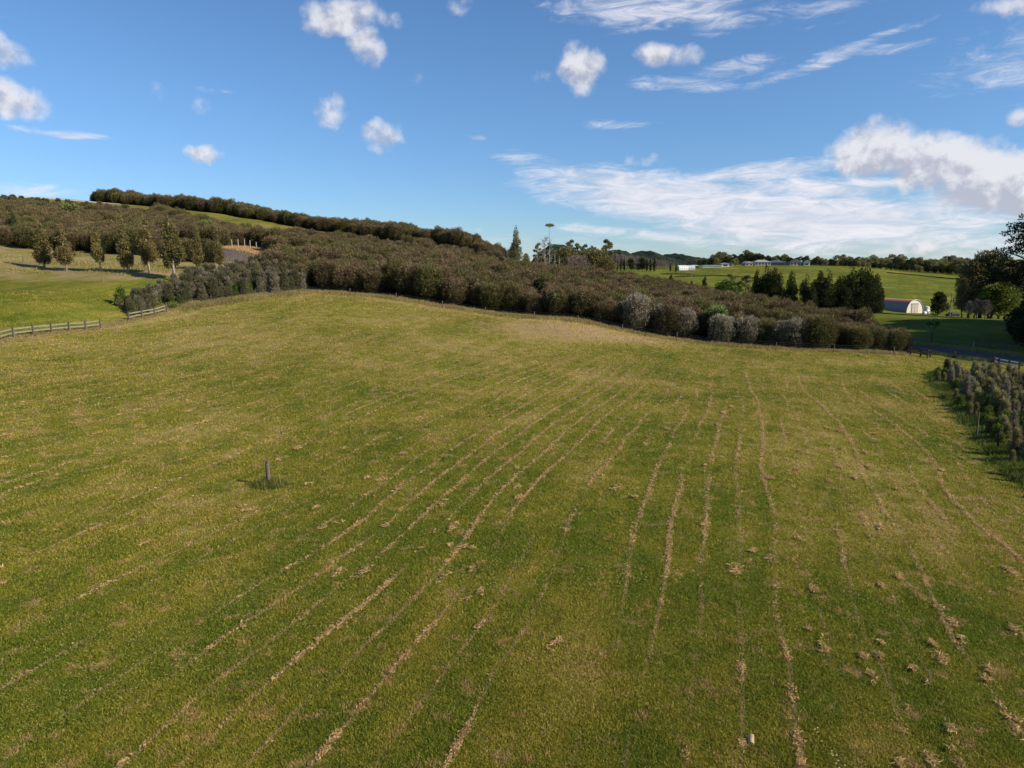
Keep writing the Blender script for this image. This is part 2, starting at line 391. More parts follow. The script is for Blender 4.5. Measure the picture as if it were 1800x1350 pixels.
def b_plain(c, c2=None, sc=3, rough=None):
    def f(t, bs, out):
        n_ = t.noise(O_(t), sc, 4, .65)
        t.t.links.new(t.mix(t.ramp(n_, .3, .7), c, c2 or tuple(x*.65 for x in c)), bs.inputs['Base Color'])
    return f
M_TRUNK = mat('grey_bark', b_plain((.20,.165,.13), (.09,.075,.06), 5))
M_PTRUNK = mat('pale_bark', b_plain((.50,.43,.34), (.26,.21,.17), 4))
M_DTRUNK = mat('dark_bark', b_plain((.07,.055,.045), (.03,.025,.02), 4))
M_DEAD = mat('dead_wood', b_plain((.40,.38,.30), (.22,.20,.15), 4))
def b_wood(c, c2):
    def f(t, bs, out):
        o = O_(t); n_ = t.noise(t.vm('MULTIPLY', o, (18., 18., 2.2)), 1.6, 5, .6)
        n2 = t.noise(o, 4, 3); cc = t.mix(t.ramp(n_, .3, .7), c, c2); cc = t.mix(t.m('MULTIPLY', t.ramp(n2, .5, .75), .5), cc, (.10, .095, .07))
        t.t.links.new(cc, bs.inputs['Base Color'])
        b = t.n('ShaderNodeBump'); b.inputs['Strength'].default_value = .5; b.inputs['Distance'].default_value = .01
        t.t.links.new(n_, b.inputs['Height']); t.t.links.new(b.outputs[0], bs.inputs['Normal'])
    return f
M_POST = mat('weathered_post_wood', b_wood((.19,.155,.125), (.095,.078,.064)), .9, .1)
M_RAIL = mat('silvered_rail_wood', b_wood((.30,.28,.21), (.19,.17,.13)), .9, .1)
M_DPOST = mat('dark_stained_wood', b_wood((.055,.045,.04), (.03,.026,.024)), .9, .1)
M_WHITEW = mat('white_painted_wood', b_plain((.74,.72,.68), (.58,.55,.50), 6), .6)
M_BLOCK = mat('fresh_split_wood', b_wood((.55,.38,.22), (.36,.24,.13)), .8, .1)
M_WIRE = mat('galvanised_wire', b_plain((.35,.35,.35)), .5)
M_ROAD = mat('asphalt_road', b_plain((.135,.110,.105), (.095,.080,.076), .7), 1., .0)
M_GRAVEL = mat('pale_gravel', b_plain((.50,.46,.40), (.36,.32,.27), 2), .95)
M_WHITE = mat('white_paint', b_plain((.78,.77,.74), (.66,.64,.60), 1.5), .5)
M_CREAM = mat('cream_cladding', b_plain((.62,.55,.46), (.50,.44,.36), 1), .7)
M_BEIGE = mat('beige_wall', b_plain((.42,.38,.33), (.32,.29,.25), 1), .8)
M_ROOFD = mat('dark_roof', b_plain((.06,.062,.07), (.04,.042,.05), 1), .7)
M_ROOFB = mat('slate_blue_roof', b_plain((.08,.10,.15), (.06,.07,.11), 1), .7)
M_ROOFG = mat('grey_roof', b_plain((.34,.34,.34), (.24,.24,.25), 1), .7)
M_GLASS = mat('dark_window_glass', b_plain((.03,.035,.045), (.02,.022,.03), 1), .15, .5)
M_RED = mat('faded_red_paint', b_plain((.25,.04,.035), (.14,.03,.03), 3), .6)
M_CAR = mat('dark_car_paint', b_plain((.03,.032,.038), (.02,.02,.025), 3), .25, .5)
M_TYRE = mat('tyre_rubber', b_plain((.02,.02,.02)), .9)
M_FLOWER = mat('yellow_petals', b_plain((.80,.68,.12), (.8,.75,.4), 2), .7)
def b_barn(t, bs, out):
    o = O_(t); x, y, z = t.xyz(o)
    rib = t.m('MULTIPLY', t.m('ADD', t.m('SINE', t.m('MULTIPLY', x, 4.6)), 1.), .5)
    edge = t.m('ADD', z, t.m('MULTIPLY', t.m('SUBTRACT', t.m('ADD', t.m('MULTIPLY', rib, .5), t.m('MULTIPLY', t.noise(o, 1.2, 4), .8)), .6), -1.7))
    k = t.ramp(edge, 3.1, 3.9)
    c = t.mix(t.noise(o, .8, 4), (.19, .195, .205), (.27, .275, .285)); c = t.mix(k, c, (.38, .18, .11))
    t.t.links.new(c, bs.inputs['Base Color'])
    b = t.n('ShaderNodeBump'); b.inputs['Strength'].default_value = .5; b.inputs['Distance'].default_value = .05
    t.t.links.new(rib, b.inputs['Height']); t.t.links.new(b.outputs[0], bs.inputs['Normal'])
M_BARN = mat('galvanised_barn_shell', b_barn, .6, .3)
def b_end(t, bs, out):
    o = O_(t); x, y, z = t.xyz(o)
    n_ = t.noise(t.vm('MULTIPLY', o, (1., 4., .5)), 1.2, 5, .6)
    c = t.mix(t.ramp(n_, .4, .75), (.80, .76, .68), (.66, .50, .36)); t.t.links.new(c, bs.inputs['Base Color'])
M_BEND = mat('pale_barn_end', b_end, .7)
def b_hill(t, bs, out):
    p = P_(t); n_ = t.noise(p, .06, 5, .7); c = t.mix(t.ramp(n_, .35, .65), (.016, .024, .018), (.040, .048, .030))
    t.t.links.new(c, bs.inputs['Base Color'])
    b = t.n('ShaderNodeBump'); b.inputs['Strength'].default_value = 1.; b.inputs['Distance'].default_value = 6
    t.t.links.new(t.noise(p, .09, 4, .7), b.inputs['Height']); t.t.links.new(b.outputs[0], bs.inputs['Normal'])
M_HILL = mat('forested_hill', b_hill, 1., .05)

# ================================================================== zone attributes
def zones(x, y):
    r_ = np.hypot(x, y); n1 = fbm(x, y, .12, 3, 3); n2 = fbm(x, y, .5, 3, 5)
    fld = inpoly(x, y, FIELD); dT = segd(x, y, TREELINE); dS = segd(x, y, EDGE_STRIP); dL = segd(x, y, FENCE_L+FENCE_L2)
    litter = (inpoly(x, y, BUSH) | inpoly(x, y, BUSH2)).astype(float)
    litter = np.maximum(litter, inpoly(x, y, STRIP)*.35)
    dry = np.where(fld, np.clip((r_-42)/45, 0, 1)*.30*np.clip(1.15-(x+5)/55, .25, 1), 0.)
    dry = dry-np.where(fld, .25*np.clip(1-(np.hypot(x+2, y-24))/22, 0, 1), 0)
    dry = dry+np.where(fld, .45*np.clip(1-np.hypot((x-24)/14, (y-26)/12), 0, 1), 0)
    # dry bank by the bush
    cx, cy = W(1010, 100); dry = dry+1.5*np.clip(1-np.hypot((x-cx)/17, (y-cy)/9.5), 0, 1)
    dry = dry+np.where(dT < 4, .6*(1-dT/4), 0)
    straw = np.clip(1-dL/1.3, 0, 1)*.85+np.clip(1-dS/2.6, 0, 1)*.45*(n2+.4)
    straw = straw+np.clip(1.7-np.hypot((x-cx)/17, (y-cy)/8)*1.8, 0, 1)*.55*np.clip((n2-.36)*4, 0, 1)
    # left paddock with rough dry ground under the conifers
    lp = (~fld) & (x < -25) & (y < 165) & (y > 60)
    lush = np.where(lp, .40, 0.)
    k = np.clip((y-112-(n1-.5)*14)/6, 0, 1)*lp
    straw = straw+k*.62*np.clip((n2-.28)*3, 0, 1); dry = dry+k*.35; lush = lush*(1-.8*k)
    # bank above the driveway
    bx, by = W(438, 157); straw = straw+1.1*np.clip(1.6-np.hypot((x-bx)/9, (y-by)/8)*1.5, 0, 1)
    # far hill and valley
    fh = (y > 205) & (x > 30); lush = np.where(fh, .55+.6*(fbm(x, y, .035, 2, 4)-.5), lush)
    vp = (~fld) & (x > 55) & (y > 95) & (y <= 205); lush = np.where(vp, .7, lush)
    st = (y > 195) & (x <= 30); lush = np.where(st, .0, lush)
    bd = inpoly(x, y, BED); lush = np.where(bd, .9, lush)
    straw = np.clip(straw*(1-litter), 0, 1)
    return dict(dry=np.clip(dry, -1, 2), lush=lush, straw=straw, litter=litter)
# ------------------------------------------------------------------ ground sheet
th_a = np.concatenate([np.arange(-50, 50.01, .25), np.arange(52, 308.1, 4)])
rr = np.concatenate([[.5, 3, 5, 6.5], np.exp(np.arange(math.log(8), math.log(900), .0145)), np.exp(np.arange(math.log(900), math.log(9000), .08)), [9000]])
TA, RR = np.meshgrid(np.radians(th_a), rr); gx = (RR*np.sin(TA)).ravel(); gy = (RR*np.cos(TA)).ravel()
gzv = hgt(gx, gy)
nt_, nr_ = len(th_a), len(rr)
i_, j_ = np.meshgrid(np.arange(nt_), np.arange(nr_-1)); i_ = i_.ravel(); j_ = j_.ravel(); k_ = (i_+1) % nt_
GF = np.stack([j_*nt_+i_, (j_+1)*nt_+i_, (j_+1)*nt_+k_, j_*nt_+k_], 1)[:, ::-1]
GV = np.stack([gx, gy, gzv], 1)
centre = len(GV); GV = np.vstack([GV, [0, 0, h1(0.01, 0)]])
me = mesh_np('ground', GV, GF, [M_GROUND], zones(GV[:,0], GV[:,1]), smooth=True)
tag(link('ground', me), 'rolling pasture ground with mown turf', kind='structure')
# ------------------------------------------------------------------ ribbons: road, driveway, track
def ribbon(name, pl, wd, m_, label, dz=.05, step=1.5, nx=5):
    pts = []
    for (ax, ay), (bx, by) in zip(pl[:-1], pl[1:]):
        n = max(1, int(math.hypot(bx-ax, by-ay)/step))
        for i in range(n): pts.append((ax+(bx-ax)*i/n, ay+(by-ay)*i/n))
    pts.append(pl[-1]); pts = np.array(pts); ker = np.ones(7)/7
    pp = np.pad(pts, ((3,3),(0,0)), 'edge'); pts = np.stack([np.convolve(pp[:,0], ker, 'valid'), np.convolve(pp[:,1], ker, 'valid')], 1)
    t = np.gradient(pts, axis=0); t /= np.linalg.norm(t, axis=1)[:,None]; nn = np.stack([-t[:,1], t[:,0]], 1)
    V = []
    for k in range(nx):
        o = (k/(nx-1)-.5)*wd; q = pts+nn*(o+ (np.sin(np.arange(len(pts))*1.7)*.12 if k in (0, nx-1) else 0))[:,None] if k in (0, nx-1) else pts+nn*o
        z = hgt(q[:,0], q[:,1])+dz+(.05 if 0 < k < nx-1 else -.03); V.append(np.stack([q[:,0], q[:,1], z], 1))
    n = len(pts); V = np.concatenate(V); F = []
    for k in range(nx-1):
        a = np.arange(n-1)+k*n; F.append(np.stack([a, a+1, a+1+n, a+n], 1))
    me = mesh_np(name, V, np.concatenate(F), [m_], smooth=True)
    tag(link(name, me), label, kind='structure')
ribbon('road', ROAD, 8.5, M_ROAD, 'grey asphalt road passing behind the right end of the field')
ribbon('driveway', DRIVE, 9, M_ROAD, 'grey sealed driveway showing in the gap of the bush', dz=.08)
ribbon('track', TRACK, 5, M_GRAVEL, 'pale gravel track over the crest of the hill', dz=.12)

# ================================================================== vegetation meshes
def leaf_mesh(name, m_, P, D, L, Wd, tone, rs):
    """pointed leaf-clump faces: base points P, directions D, lengths L, widths Wd"""
    D = D/np.linalg.norm(D, axis=1)[:,None]; q = rs.normal(size=D.shape); S = np.cross(D, q); S /= np.linalg.norm(S, axis=1)[:,None]
    L = L[:,None]; Wd = Wd[:,None]
    a = P; b = P+D*L*.45+S*Wd*.5; c = P+D*L; d = P+D*L*.45-S*Wd*.5
    n = len(P); V = np.stack([a, b, c, d], 1).reshape(-1, 3); F = np.arange(4*n).reshape(n, 4)
    return mesh_np(name, V, F, [m_], fattrs={'tone': tone})
def ell(rs, n, c, r_, lo=.55):
    d = rs.normal(size=(n,3)); d /= np.linalg.norm(d, axis=1)[:,None]
    k = (lo**3+(1-lo**3)*rs.rand(n))**(1/3)
    return np.array(c)+d*k[:,None]*np.array(r_), d
def crown(name, m_, blobs, rs, n, L, Wd, up=.5, out=.8, rnd=.45, lo=.55, tonef=None, flatz=0.):
    vol = np.array([(b[1][0]*b[1][1]*b[1][2])**.67 for b in blobs]); cnt = (vol/vol.sum()*n).astype(int)+1
    P, D, T = [], [], []
    for b, k in zip(blobs, cnt):
        p, d = ell(rs, k, b[0], b[1], lo); bt = rs.rand()*.42-.06
        dd = d*out+np.array([0, 0, up])+rs.normal(size=d.shape)*rnd
        if flatz: dd[:,2] *= (1-flatz)
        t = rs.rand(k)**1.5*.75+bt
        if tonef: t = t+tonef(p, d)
        P.append(p); D.append(dd); T.append(t)
    P = np.concatenate(P); D = np.concatenate(D); T = np.clip(np.concatenate(T), 0, 1); k = len(P)
    return leaf_mesh(name, m_, P, D, L*(.6+.8*rs.rand(k)), Wd*(.6+.8*rs.rand(k)), T, rs)
def mk_manuka(seed, m_, H_=4.6, n=9500, wid=1.0, plume=.55):
    rs = np.random.RandomState(seed); blobs = []
    rad = 1.8*wid
    nb = 13
    for i in range(nb):
        a = 2.4*i+rs.rand(); q = rad*.78*math.sqrt((i+.5)/nb)
        z = H_*(.60+.16*rs.rand())-q*q*.22; blobs.append(((q*math.cos(a), q*math.sin(a), z), (.78*wid*(.6+.75*rs.rand()), .78*wid*(.6+.75*rs.rand()), H_*.21*(.7+.6*rs.rand()))))
    for i in range(8):
        a = .8*i+rs.rand()*.4; q = rad*.80; blobs.append(((q*math.cos(a), q*math.sin(a), H_*(.30+.12*rs.rand())), (.72*wid, .72*wid, H_*.22)))
    for i in range(5):
        a = 1.26*i+rs.rand(); blobs.append(((rad*.45*math.cos(a), rad*.45*math.sin(a), H_*.20), (.8*wid, .8*wid, H_*.17)))
    top = lambda p, d: np.clip((p[:,2]/H_-.55)*.8, -.25, .28)+.12*d[:,2]  # lit-top contrast put into the leaf tone, besides the brown seed tips
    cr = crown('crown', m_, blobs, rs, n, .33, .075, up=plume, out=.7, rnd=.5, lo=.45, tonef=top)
    mb = MB()
    for i in range(5):
        a = 1.26*i+rs.rand(); b = .12; e = rad*.55
        mb.tube([(b*math.cos(a), b*math.sin(a), -.2), (b*2.2*math.cos(a), b*2.2*math.sin(a), H_*.25), (e*math.cos(a+.3), e*math.sin(a+.3), H_*.62)], [.075, .06, .03], 5)
    return mb.mesh('trunk', M_TRUNK, True), cr
def mk_spire(seed, m_, H_=8.5, n=4200, wid=1.55, clear=.24, trunk=M_PTRUNK, open_=.0, ragged=.3, taper=.82, fuzz=.5, lo=.3):
    """narrow conical tree with a clean pale stem"""
    rs = np.random.RandomState(seed); blobs = []; z = clear
    while z < .99:
        f = (z-clear)/(1-clear); w_ = wid*(min(1., .55+f*2.2) if f < .2 else 1.)*(1-f)**taper+.10
        k = max(2, int(6*w_/wid))
        for i in range(k):
            a = rs.rand()*6.28; q = w_*(.5+.25*rs.rand()); s = w_*(.42+ragged*rs.rand()*.6)
            if rs.rand() < open_: continue
            blobs.append(((q*math.cos(a), q*math.sin(a), z*H_), (s, s, H_*.055+.12)))
        z += .055
    cr = crown('crown', m_, blobs, rs, n, .34+min(.1, .1*max(0, H_-9)), .12+min(.06, .05*max(0, H_-9)), up=.25, out=.8, rnd=fuzz, lo=lo)
    mb = MB(); mb.tube([(0,0,-.3), (.03,0,H_*.3), (-.04,.03,H_*.6), (0,0,H_*.90)], [.19, .15, .09, .02], 7)
    for i in range(16):
        zz = H_*(clear*.9+.045*i); a = rs.rand()*6.28; l = wid*(1-(zz/H_-clear)/(1-clear))*.85
        mb.tube([(0,0,zz), (l*.5*math.cos(a), l*.5*math.sin(a), zz+.25), (l*math.cos(a), l*math.sin(a), zz+.35)], [.05, .03, .01], 4, False)
    return mb.mesh('trunk', trunk, True), cr
def mk_column(seed, m_, H_=9, n=2600, wid=1.0):
    rs = np.random.RandomState(seed); blobs = []
    for i in range(26):
        f = i/26; a = rs.rand()*6.28; w_ = wid*(.55+.9*f if f < .4 else .91*(1-(f-.4)/.6)**.55+.08); q = w_*.45
        blobs.append(((q*math.cos(a), q*math.sin(a), H_*(.08+f*.88)), (w_*.65, w_*.65, H_*.08)))
    cr = crown('crown', m_, blobs, rs, n, .42, .16, up=1.2, out=.5, rnd=.35, lo=.4)
    mb = MB(); mb.tube([(0,0,-.3), (0,0,H_*.5), (0,0,H_*.9)], [.2, .12, .03], 6)
    return mb.mesh('trunk', M_TRUNK, True), cr
def mk_broad(seed, m_, H_=10, n=5200, wid=4.2, clear=.22, trunk=M_DTRUNK, L=.55, Wd=.26, nb=26, flat=.75):
    """round or spreading crown of irregular lobes"""
    rs = np.random.RandomState(seed); blobs = []; mb = MB()
    fork = (rs.normal()*.2, rs.normal()*.2, H_*clear)
    mb.tube([(0,0,-.4), (.1,0,H_*clear*.5), fork], [.024*H_, .020*H_, .017*H_], 8)
    for i in range(nb):
        a = 2.4*i+rs.rand()*.8; f = (i+.5)/nb; zc = clear+.12+(1-clear-.22)*f
        prof = math.sin(math.pi*min(1, (.25+.75*f)))**.6 if f > .0 else 1
        q = wid*.68*prof*(.35+.65*rs.rand()); s = wid*(.24+.16*rs.rand())
        c = (q*math.cos(a), q*math.sin(a), H_*zc+rs.normal()*.3)
        blobs.append((c, (s, s, s*flat)))
        if i % 2 == 0: mb.tube([fork, (c[0]*.4, c[1]*.4, fork[2]+(c[2]-fork[2])*.55), c], [.012*H_, .008*H_, .003*H_], 5, False)
    cr = crown('crown', m_, blobs, rs, n, L, Wd, up=.35, out=.8, rnd=.5, lo=.6)
    return mb.mesh('trunk', trunk, True), cr
def mk_umbrella(seed, m_, H_=12, n=3600, wid=4, clear=.35, pads=16, trunk=M_TRUNK, lean=.0, th_k=.30, L=.5, Wd=.22):
    """bare limbs carrying flat-topped separate foliage pads"""
    rs = np.random.RandomState(seed); blobs = []; mb = MB()
    top = (lean*H_, 0, H_*.9)
    mb.tube([(0,0,-.4), (lean*H_*.3, .1, H_*.4), (lean*H_*.7, -.1, H_*.7), top], [.030*H_, .022*H_, .014*H_, .006*H_], 7)
    for i in range(pads):
        f = (i+.6)/pads; z = H_*(clear+(1-clear)*f); a = 2.4*i+rs.rand()
        q = wid*(1-.72*f**2.2)*(.45+.55*rs.rand()); s = wid*(.17+.13*rs.rand())
        cx = lean*z; c = (cx+q*math.cos(a), q*math.sin(a), z+.1*q)
        blobs.append((c, (s*1.25, s*1.25, s*th_k*1.3)))
        if rs.rand() < .6: blobs.append(((c[0]+s*rs.normal()*.7, c[1]+s*rs.normal()*.7, c[2]+s*.3), (s*.8, s*.8, s*th_k)))
        mb.tube([(cx*.9, 0, z-H_*.10), (cx+q*.55*math.cos(a), q*.55*math.sin(a), z-H_*.02), (c[0], c[1], c[2]-.1)], [.010*H_, .007*H_, .003*H_], 5, False)
    cr = crown('crown', m_, blobs, rs, n, L, Wd, up=.35, out=.8, rnd=.5, lo=.1)
    return mb.mesh('trunk', trunk, True), cr
def mk_bare(seed, H_=9, wid=2.6, twig=1500, m_=M_DEAD, tm=M_BARE, upright=.9, lev=26):
    rs = np.random.RandomState(seed); mb = MB(); P = []; D = []
    mb.tube([(0,0,-.3), (.1,.05,H_*.35), (-.08,0,H_*.65), (.02,0,H_*.97)], [.022*H_, .016*H_, .010*H_, .003*H_], 7)
    for i in range(lev):
        f = .18+.75*i/lev; a = 2.4*i+rs.rand(); l = wid*(1-f)*1.25+.35; z = H_*f
        e = np.array((l*math.cos(a), l*math.sin(a), z+l*upright)); m1 = np.array((l*.5*math.cos(a), l*.5*math.sin(a), z+l*upright*.32))
        mb.tube([(0,0,z), tuple(m1), tuple(e)], [.008*H_, .005*H_, .0018*H_], 4, False)
        k = max(2, int(twig/lev)); t = rs.rand(k); base = np.array((0,0,z))*(1-t)[:,None]+e*t[:,None]
        P.append(base); D.append(rs.normal(size=(k,3))*.45+np.array((math.cos(a)*.4, math.sin(a)*.4, upright)))
    P = np.concatenate(P); D = np.concatenate(D); n = len(P)
    return mb.mesh('trunk', m_, True), leaf_mesh('twigs', tm, P, D, .30*wid*(.5+rs.rand(n)), np.full(n, max(.014*wid, .045) if upright < 2 else .085), rs.rand(n), rs)
def mk_cabbage(seed, H_=3.2, heads=3):
    rs = np.random.RandomState(seed); mb = MB(); P = []; D = []
    for i in range(heads):
        a = 6.28*i/heads+rs.rand(); q = .55*(heads > 1); hz = H_*(.78+.2*rs.rand()); c = np.array((q*math.cos(a), q*math.sin(a), hz))
        mb.tube([(0,0,-.2), (q*.2*math.cos(a), q*.2*math.sin(a), H_*.5), tuple(c)], [.08, .06, .05], 6)
        d = rs.normal(size=(150,3)); d[:,2] = d[:,2]*.8+.35; P.append(np.repeat(c[None], 150, 0)); D.append(d)
    P = np.concatenate(P); D = np.concatenate(D); n = len(P)
    return mb.mesh('trunk', M_TRUNK, True), leaf_mesh('crown', M_PALM, P, D, .85*(.7+.5*rs.rand(n)), np.full(n, .09), rs.rand(n), rs)
def mk_flax(seed, m_, H_=1.5, n=260, spread=.5):
    rs = np.random.RandomState(seed); P = rs.normal(size=(n,3))*(.18, .18, 0); D = rs.normal(size=(n,3))*spread; D[:,2] = 1
    mb = MB(); mb.tube([(0,0,-.15), (0,0,.25)], [.14, .08], 6)
    return mb.mesh('base', M_TRUNK), leaf_mesh('crown', m_, P, D, H_*(.5+.6*rs.rand(n)), np.full(n, .06), rs.rand(n), rs)
def mk_shrub(seed, m_, H_=2.2, n=1500, wid=.75, L=.24, Wd=.06):
    rs = np.random.RandomState(seed); blobs = []
    for i in range(12):
        f = i/12; a = 2.4*i+rs.rand(); q = wid*.45*rs.rand()*(1-f*.5); s = wid*(.62-.32*f)
        blobs.append(((q*math.cos(a), q*math.sin(a), H_*(.14+.76*f)), (s, s, H_*.13)))
    cr = crown('crown', m_, blobs, rs, n, L*1.25, Wd*.85, up=1.1, out=.5, rnd=.6, lo=.05)
    mb = MB()
    for i in range(3): a = 2.1*i; mb.tube([(0,0,-.15), (.1*math.cos(a), .1*math.sin(a), H_*.4), (wid*.3*math.cos(a), wid*.3*math.sin(a), H_*.8)], [.035, .025, .01], 4)
    return mb.mesh('trunk', M_TRUNK, True), cr
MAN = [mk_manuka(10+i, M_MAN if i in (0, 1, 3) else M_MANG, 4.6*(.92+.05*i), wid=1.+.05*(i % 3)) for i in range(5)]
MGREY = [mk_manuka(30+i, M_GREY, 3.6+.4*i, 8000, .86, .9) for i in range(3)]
random.seed(5); rs0 = np.random.RandomState(5)
TREES = []
def plant(name, meshes, x, y, H_scale=1., rz=None, label='', cat='tree', group=None, sink=0., sx=None):
    sc = (H_scale*(sx or 1.), H_scale*(sx or 1.), H_scale)
    o = empty(name, (x, y, h1(x, y)-sink), random.random()*6.28 if rz is None else rz, sc, label, cat, group)
    for me_ in meshes:
        nm = me_.name.split('.')[0]; c = bpy.data.objects.new(nm, me_); COL.objects.link(c); c.parent = o
    return o
def scatter(poly, sp, seed, jit=.38):
    rs = np.random.RandomState(seed); pl = np.array(poly); x0, y0 = pl.min(0); x1, y1 = pl.max(0)
    xs, ys = np.meshgrid(np.arange(x0, x1, sp), np.arange(y0, y1, sp*.88)); xs = xs+(np.arange(xs.shape[0]) % 2)[:,None]*sp*.5
    xs = xs.ravel()+rs.uniform(-jit, jit, xs.size)*sp; ys = ys.ravel()+rs.uniform(-jit, jit, ys.size)*sp
    k = inpoly(xs, ys, poly); return xs[k], ys[k]
def ordw(n):
    w_ = ['first','second','third','fourth','fifth','sixth','seventh','eighth','ninth','tenth']
    return w_[n-1] if n <= 10 else '%d%s' % (n, {1:'st',2:'nd',3:'rd'}.get(n % 10 if n not in (11,12,13) else 0, 'th'))
# ------------------------------------------------------------------ the manuka bush
bx_, by_ = scatter(BUSH, 3.0, 3, .42)
clearD = segd(bx_, by_, DRIVE); keep = clearD > 6.2; bx_, by_ = bx_[keep], by_[keep]
az_ = np.degrees(np.arctan2(bx_, by_)); vis = (az_ > -39.5) & (az_ < 38)
dist = np.hypot(bx_, by_); front = segd(bx_, by_, TREELINE)
order = np.argsort(np.where(vis, dist, 1e9)); near = order[:262]
isn = np.zeros(len(bx_), bool); isn[near] = True
fr = [i for i in near if front[i] < 3.4]; fr.sort(key=lambda i: az_[i]); frn = {i: k+1 for k, i in enumerate(fr)}
gxa, gxb = W(1085, 107)[0], W(1440, 103)[0]
RK = {}
for i in sorted(near, key=lambda i: az_[i]):
    x, y = bx_[i], by_[i]; rnk = random.random(); isf = i in frn
    grey = front[i] < 6.5 and gxa < x < gxb+3 and random.random() < (.70 if isf else .45)
    sc = (.98+.14*random.random())*(1.22 if isf else 1.)*(.82+.40*float(fbm(np.array([x]), np.array([y]), .085, 2, 31)[0])); r_ = x
    if x > 28: sc *= max(.66, 1-(x-28)*.0085)
    if grey: ms = random.choice(MGREY); sc *= 1.0
    else: ms = MAN[random.choices(range(5), (3,3,2,3,2))[0]]
    if grey and not isf:
        RK['g'] = RK.get('g', 0)+1; lab, g = '%s pale grey flowering manuka from the left in the second row behind the field edge' % ordw(RK['g']), 'grey manuka trees of the second row'
    elif isf:
        lab = '%s manuka, %s from the left in the front row along the field' % ('pale grey flowering' if grey else 'olive-brown', ordw(frn[i]))
        g = 'manuka trees in the front row along the field'
    else:
        third = ordw(min(int(front[i]/3.0)+1, 9)); RK[third] = RK.get(third, 0)+1
        lab = '%s manuka, %s from the left in the %s bush row from the field' % ('olive' if ms in (MAN[2], MAN[4]) else 'brown', ordw(RK[third]), third)
        g = 'manuka trees inside the bush, %s row' % third
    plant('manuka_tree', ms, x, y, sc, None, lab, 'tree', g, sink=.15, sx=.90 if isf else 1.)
def inst_stuff(name, pts, idx, rot, scl, protos, label, rough_n=None):
    V = np.array(pts, np.float32); me = bpy.data.meshes.new(name); me.vertices.add(len(V)); me.vertices.foreach_set('co', V.ravel())
    a = me.attributes.new('idx', 'INT', 'POINT'); a.data.foreach_set('value', np.asarray(idx, np.int32))
    a = me.attributes.new('rot', 'FLOAT_VECTOR', 'POINT'); a.data.foreach_set('vector', np.asarray(rot, np.float32).ravel())
    a = me.attributes.new('scl', 'FLOAT_VECTOR', 'POINT'); a.data.foreach_set('vector', np.asarray(scl, np.float32).ravel())
    o = link(name, me); ng = bpy.data.node_groups.new(name, 'GeometryNodeTree')
    ng.interface.new_socket('Geometry', in_out='INPUT', socket_type='NodeSocketGeometry'); ng.interface.new_socket('Geometry', in_out='OUTPUT', socket_type='NodeSocketGeometry')
    gi = ng.nodes.new('NodeGroupInput'); go = ng.nodes.new('NodeGroupOutput'); ip = ng.nodes.new('GeometryNodeInstanceOnPoints'); jn = ng.nodes.new('GeometryNodeJoinGeometry')
    for p in reversed(protos):
        oi = ng.nodes.new('GeometryNodeObjectInfo'); oi.inputs['Object'].default_value = p; oi.inputs['As Instance'].default_value = True
        ng.links.new(oi.outputs['Geometry'], jn.inputs[0])
    def at(nm, ty):
        n = ng.nodes.new('GeometryNodeInputNamedAttribute'); n.data_type = ty; n.inputs[0].default_value = nm
        return [s for s in n.outputs if s.enabled and s.name == 'Attribute'][0]
    ng.links.new(gi.outputs[0], ip.inputs['Points']); ng.links.new(jn.outputs[0], ip.inputs['Instance']); ip.inputs['Pick Instance'].default_value = True
    ng.links.new(at('idx', 'INT'), ip.inputs['Instance Index']); ng.links.new(at('rot', 'FLOAT_VECTOR'), ip.inputs['Rotation']); ng.links.new(at('scl', 'FLOAT_VECTOR'), ip.inputs['Scale'])
    ng.links.new(ip.outputs[0], go.inputs[0]); md = o.modifiers.new('scatter', 'NODES'); md.node_group = ng
    return tag(o, label, kind='stuff')
def crown_obj(me_):
    for o in COL.objects:
        if o.data is me_: return o
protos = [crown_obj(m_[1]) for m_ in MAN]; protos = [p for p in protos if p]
b2x, b2y = scatter(BUSH2, 2.9, 8); extra = ~isn & (az_ > -44) & (az_ < 42)
k2 = (np.degrees(np.arctan2(b2x, b2y)) > -44) & (segd(b2x, b2y, TRACK) > 6)
sx_ = np.concatenate([bx_[extra], b2x[k2]]); sy_ = np.concatenate([by_[extra], b2y[k2]]); ns = len(sx_)
rs1 = np.random.RandomState(9); s1 = (.98+.16*rs1.rand(ns))*(.80+.42*fbm(sx_, sy_, .085, 2, 31))*np.where((sy_ > 234) & (sy_ < 262) & (sx_ < atu(300, 250)), .42, 1.)
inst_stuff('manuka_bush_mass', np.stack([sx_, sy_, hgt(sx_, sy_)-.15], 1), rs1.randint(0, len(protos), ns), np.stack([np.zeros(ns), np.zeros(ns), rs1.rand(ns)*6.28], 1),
           np.stack([s1, s1, s1*(.9+.2*rs1.rand(ns))], 1), protos, 'dense brown-green manuka bush covering the hillside behind')
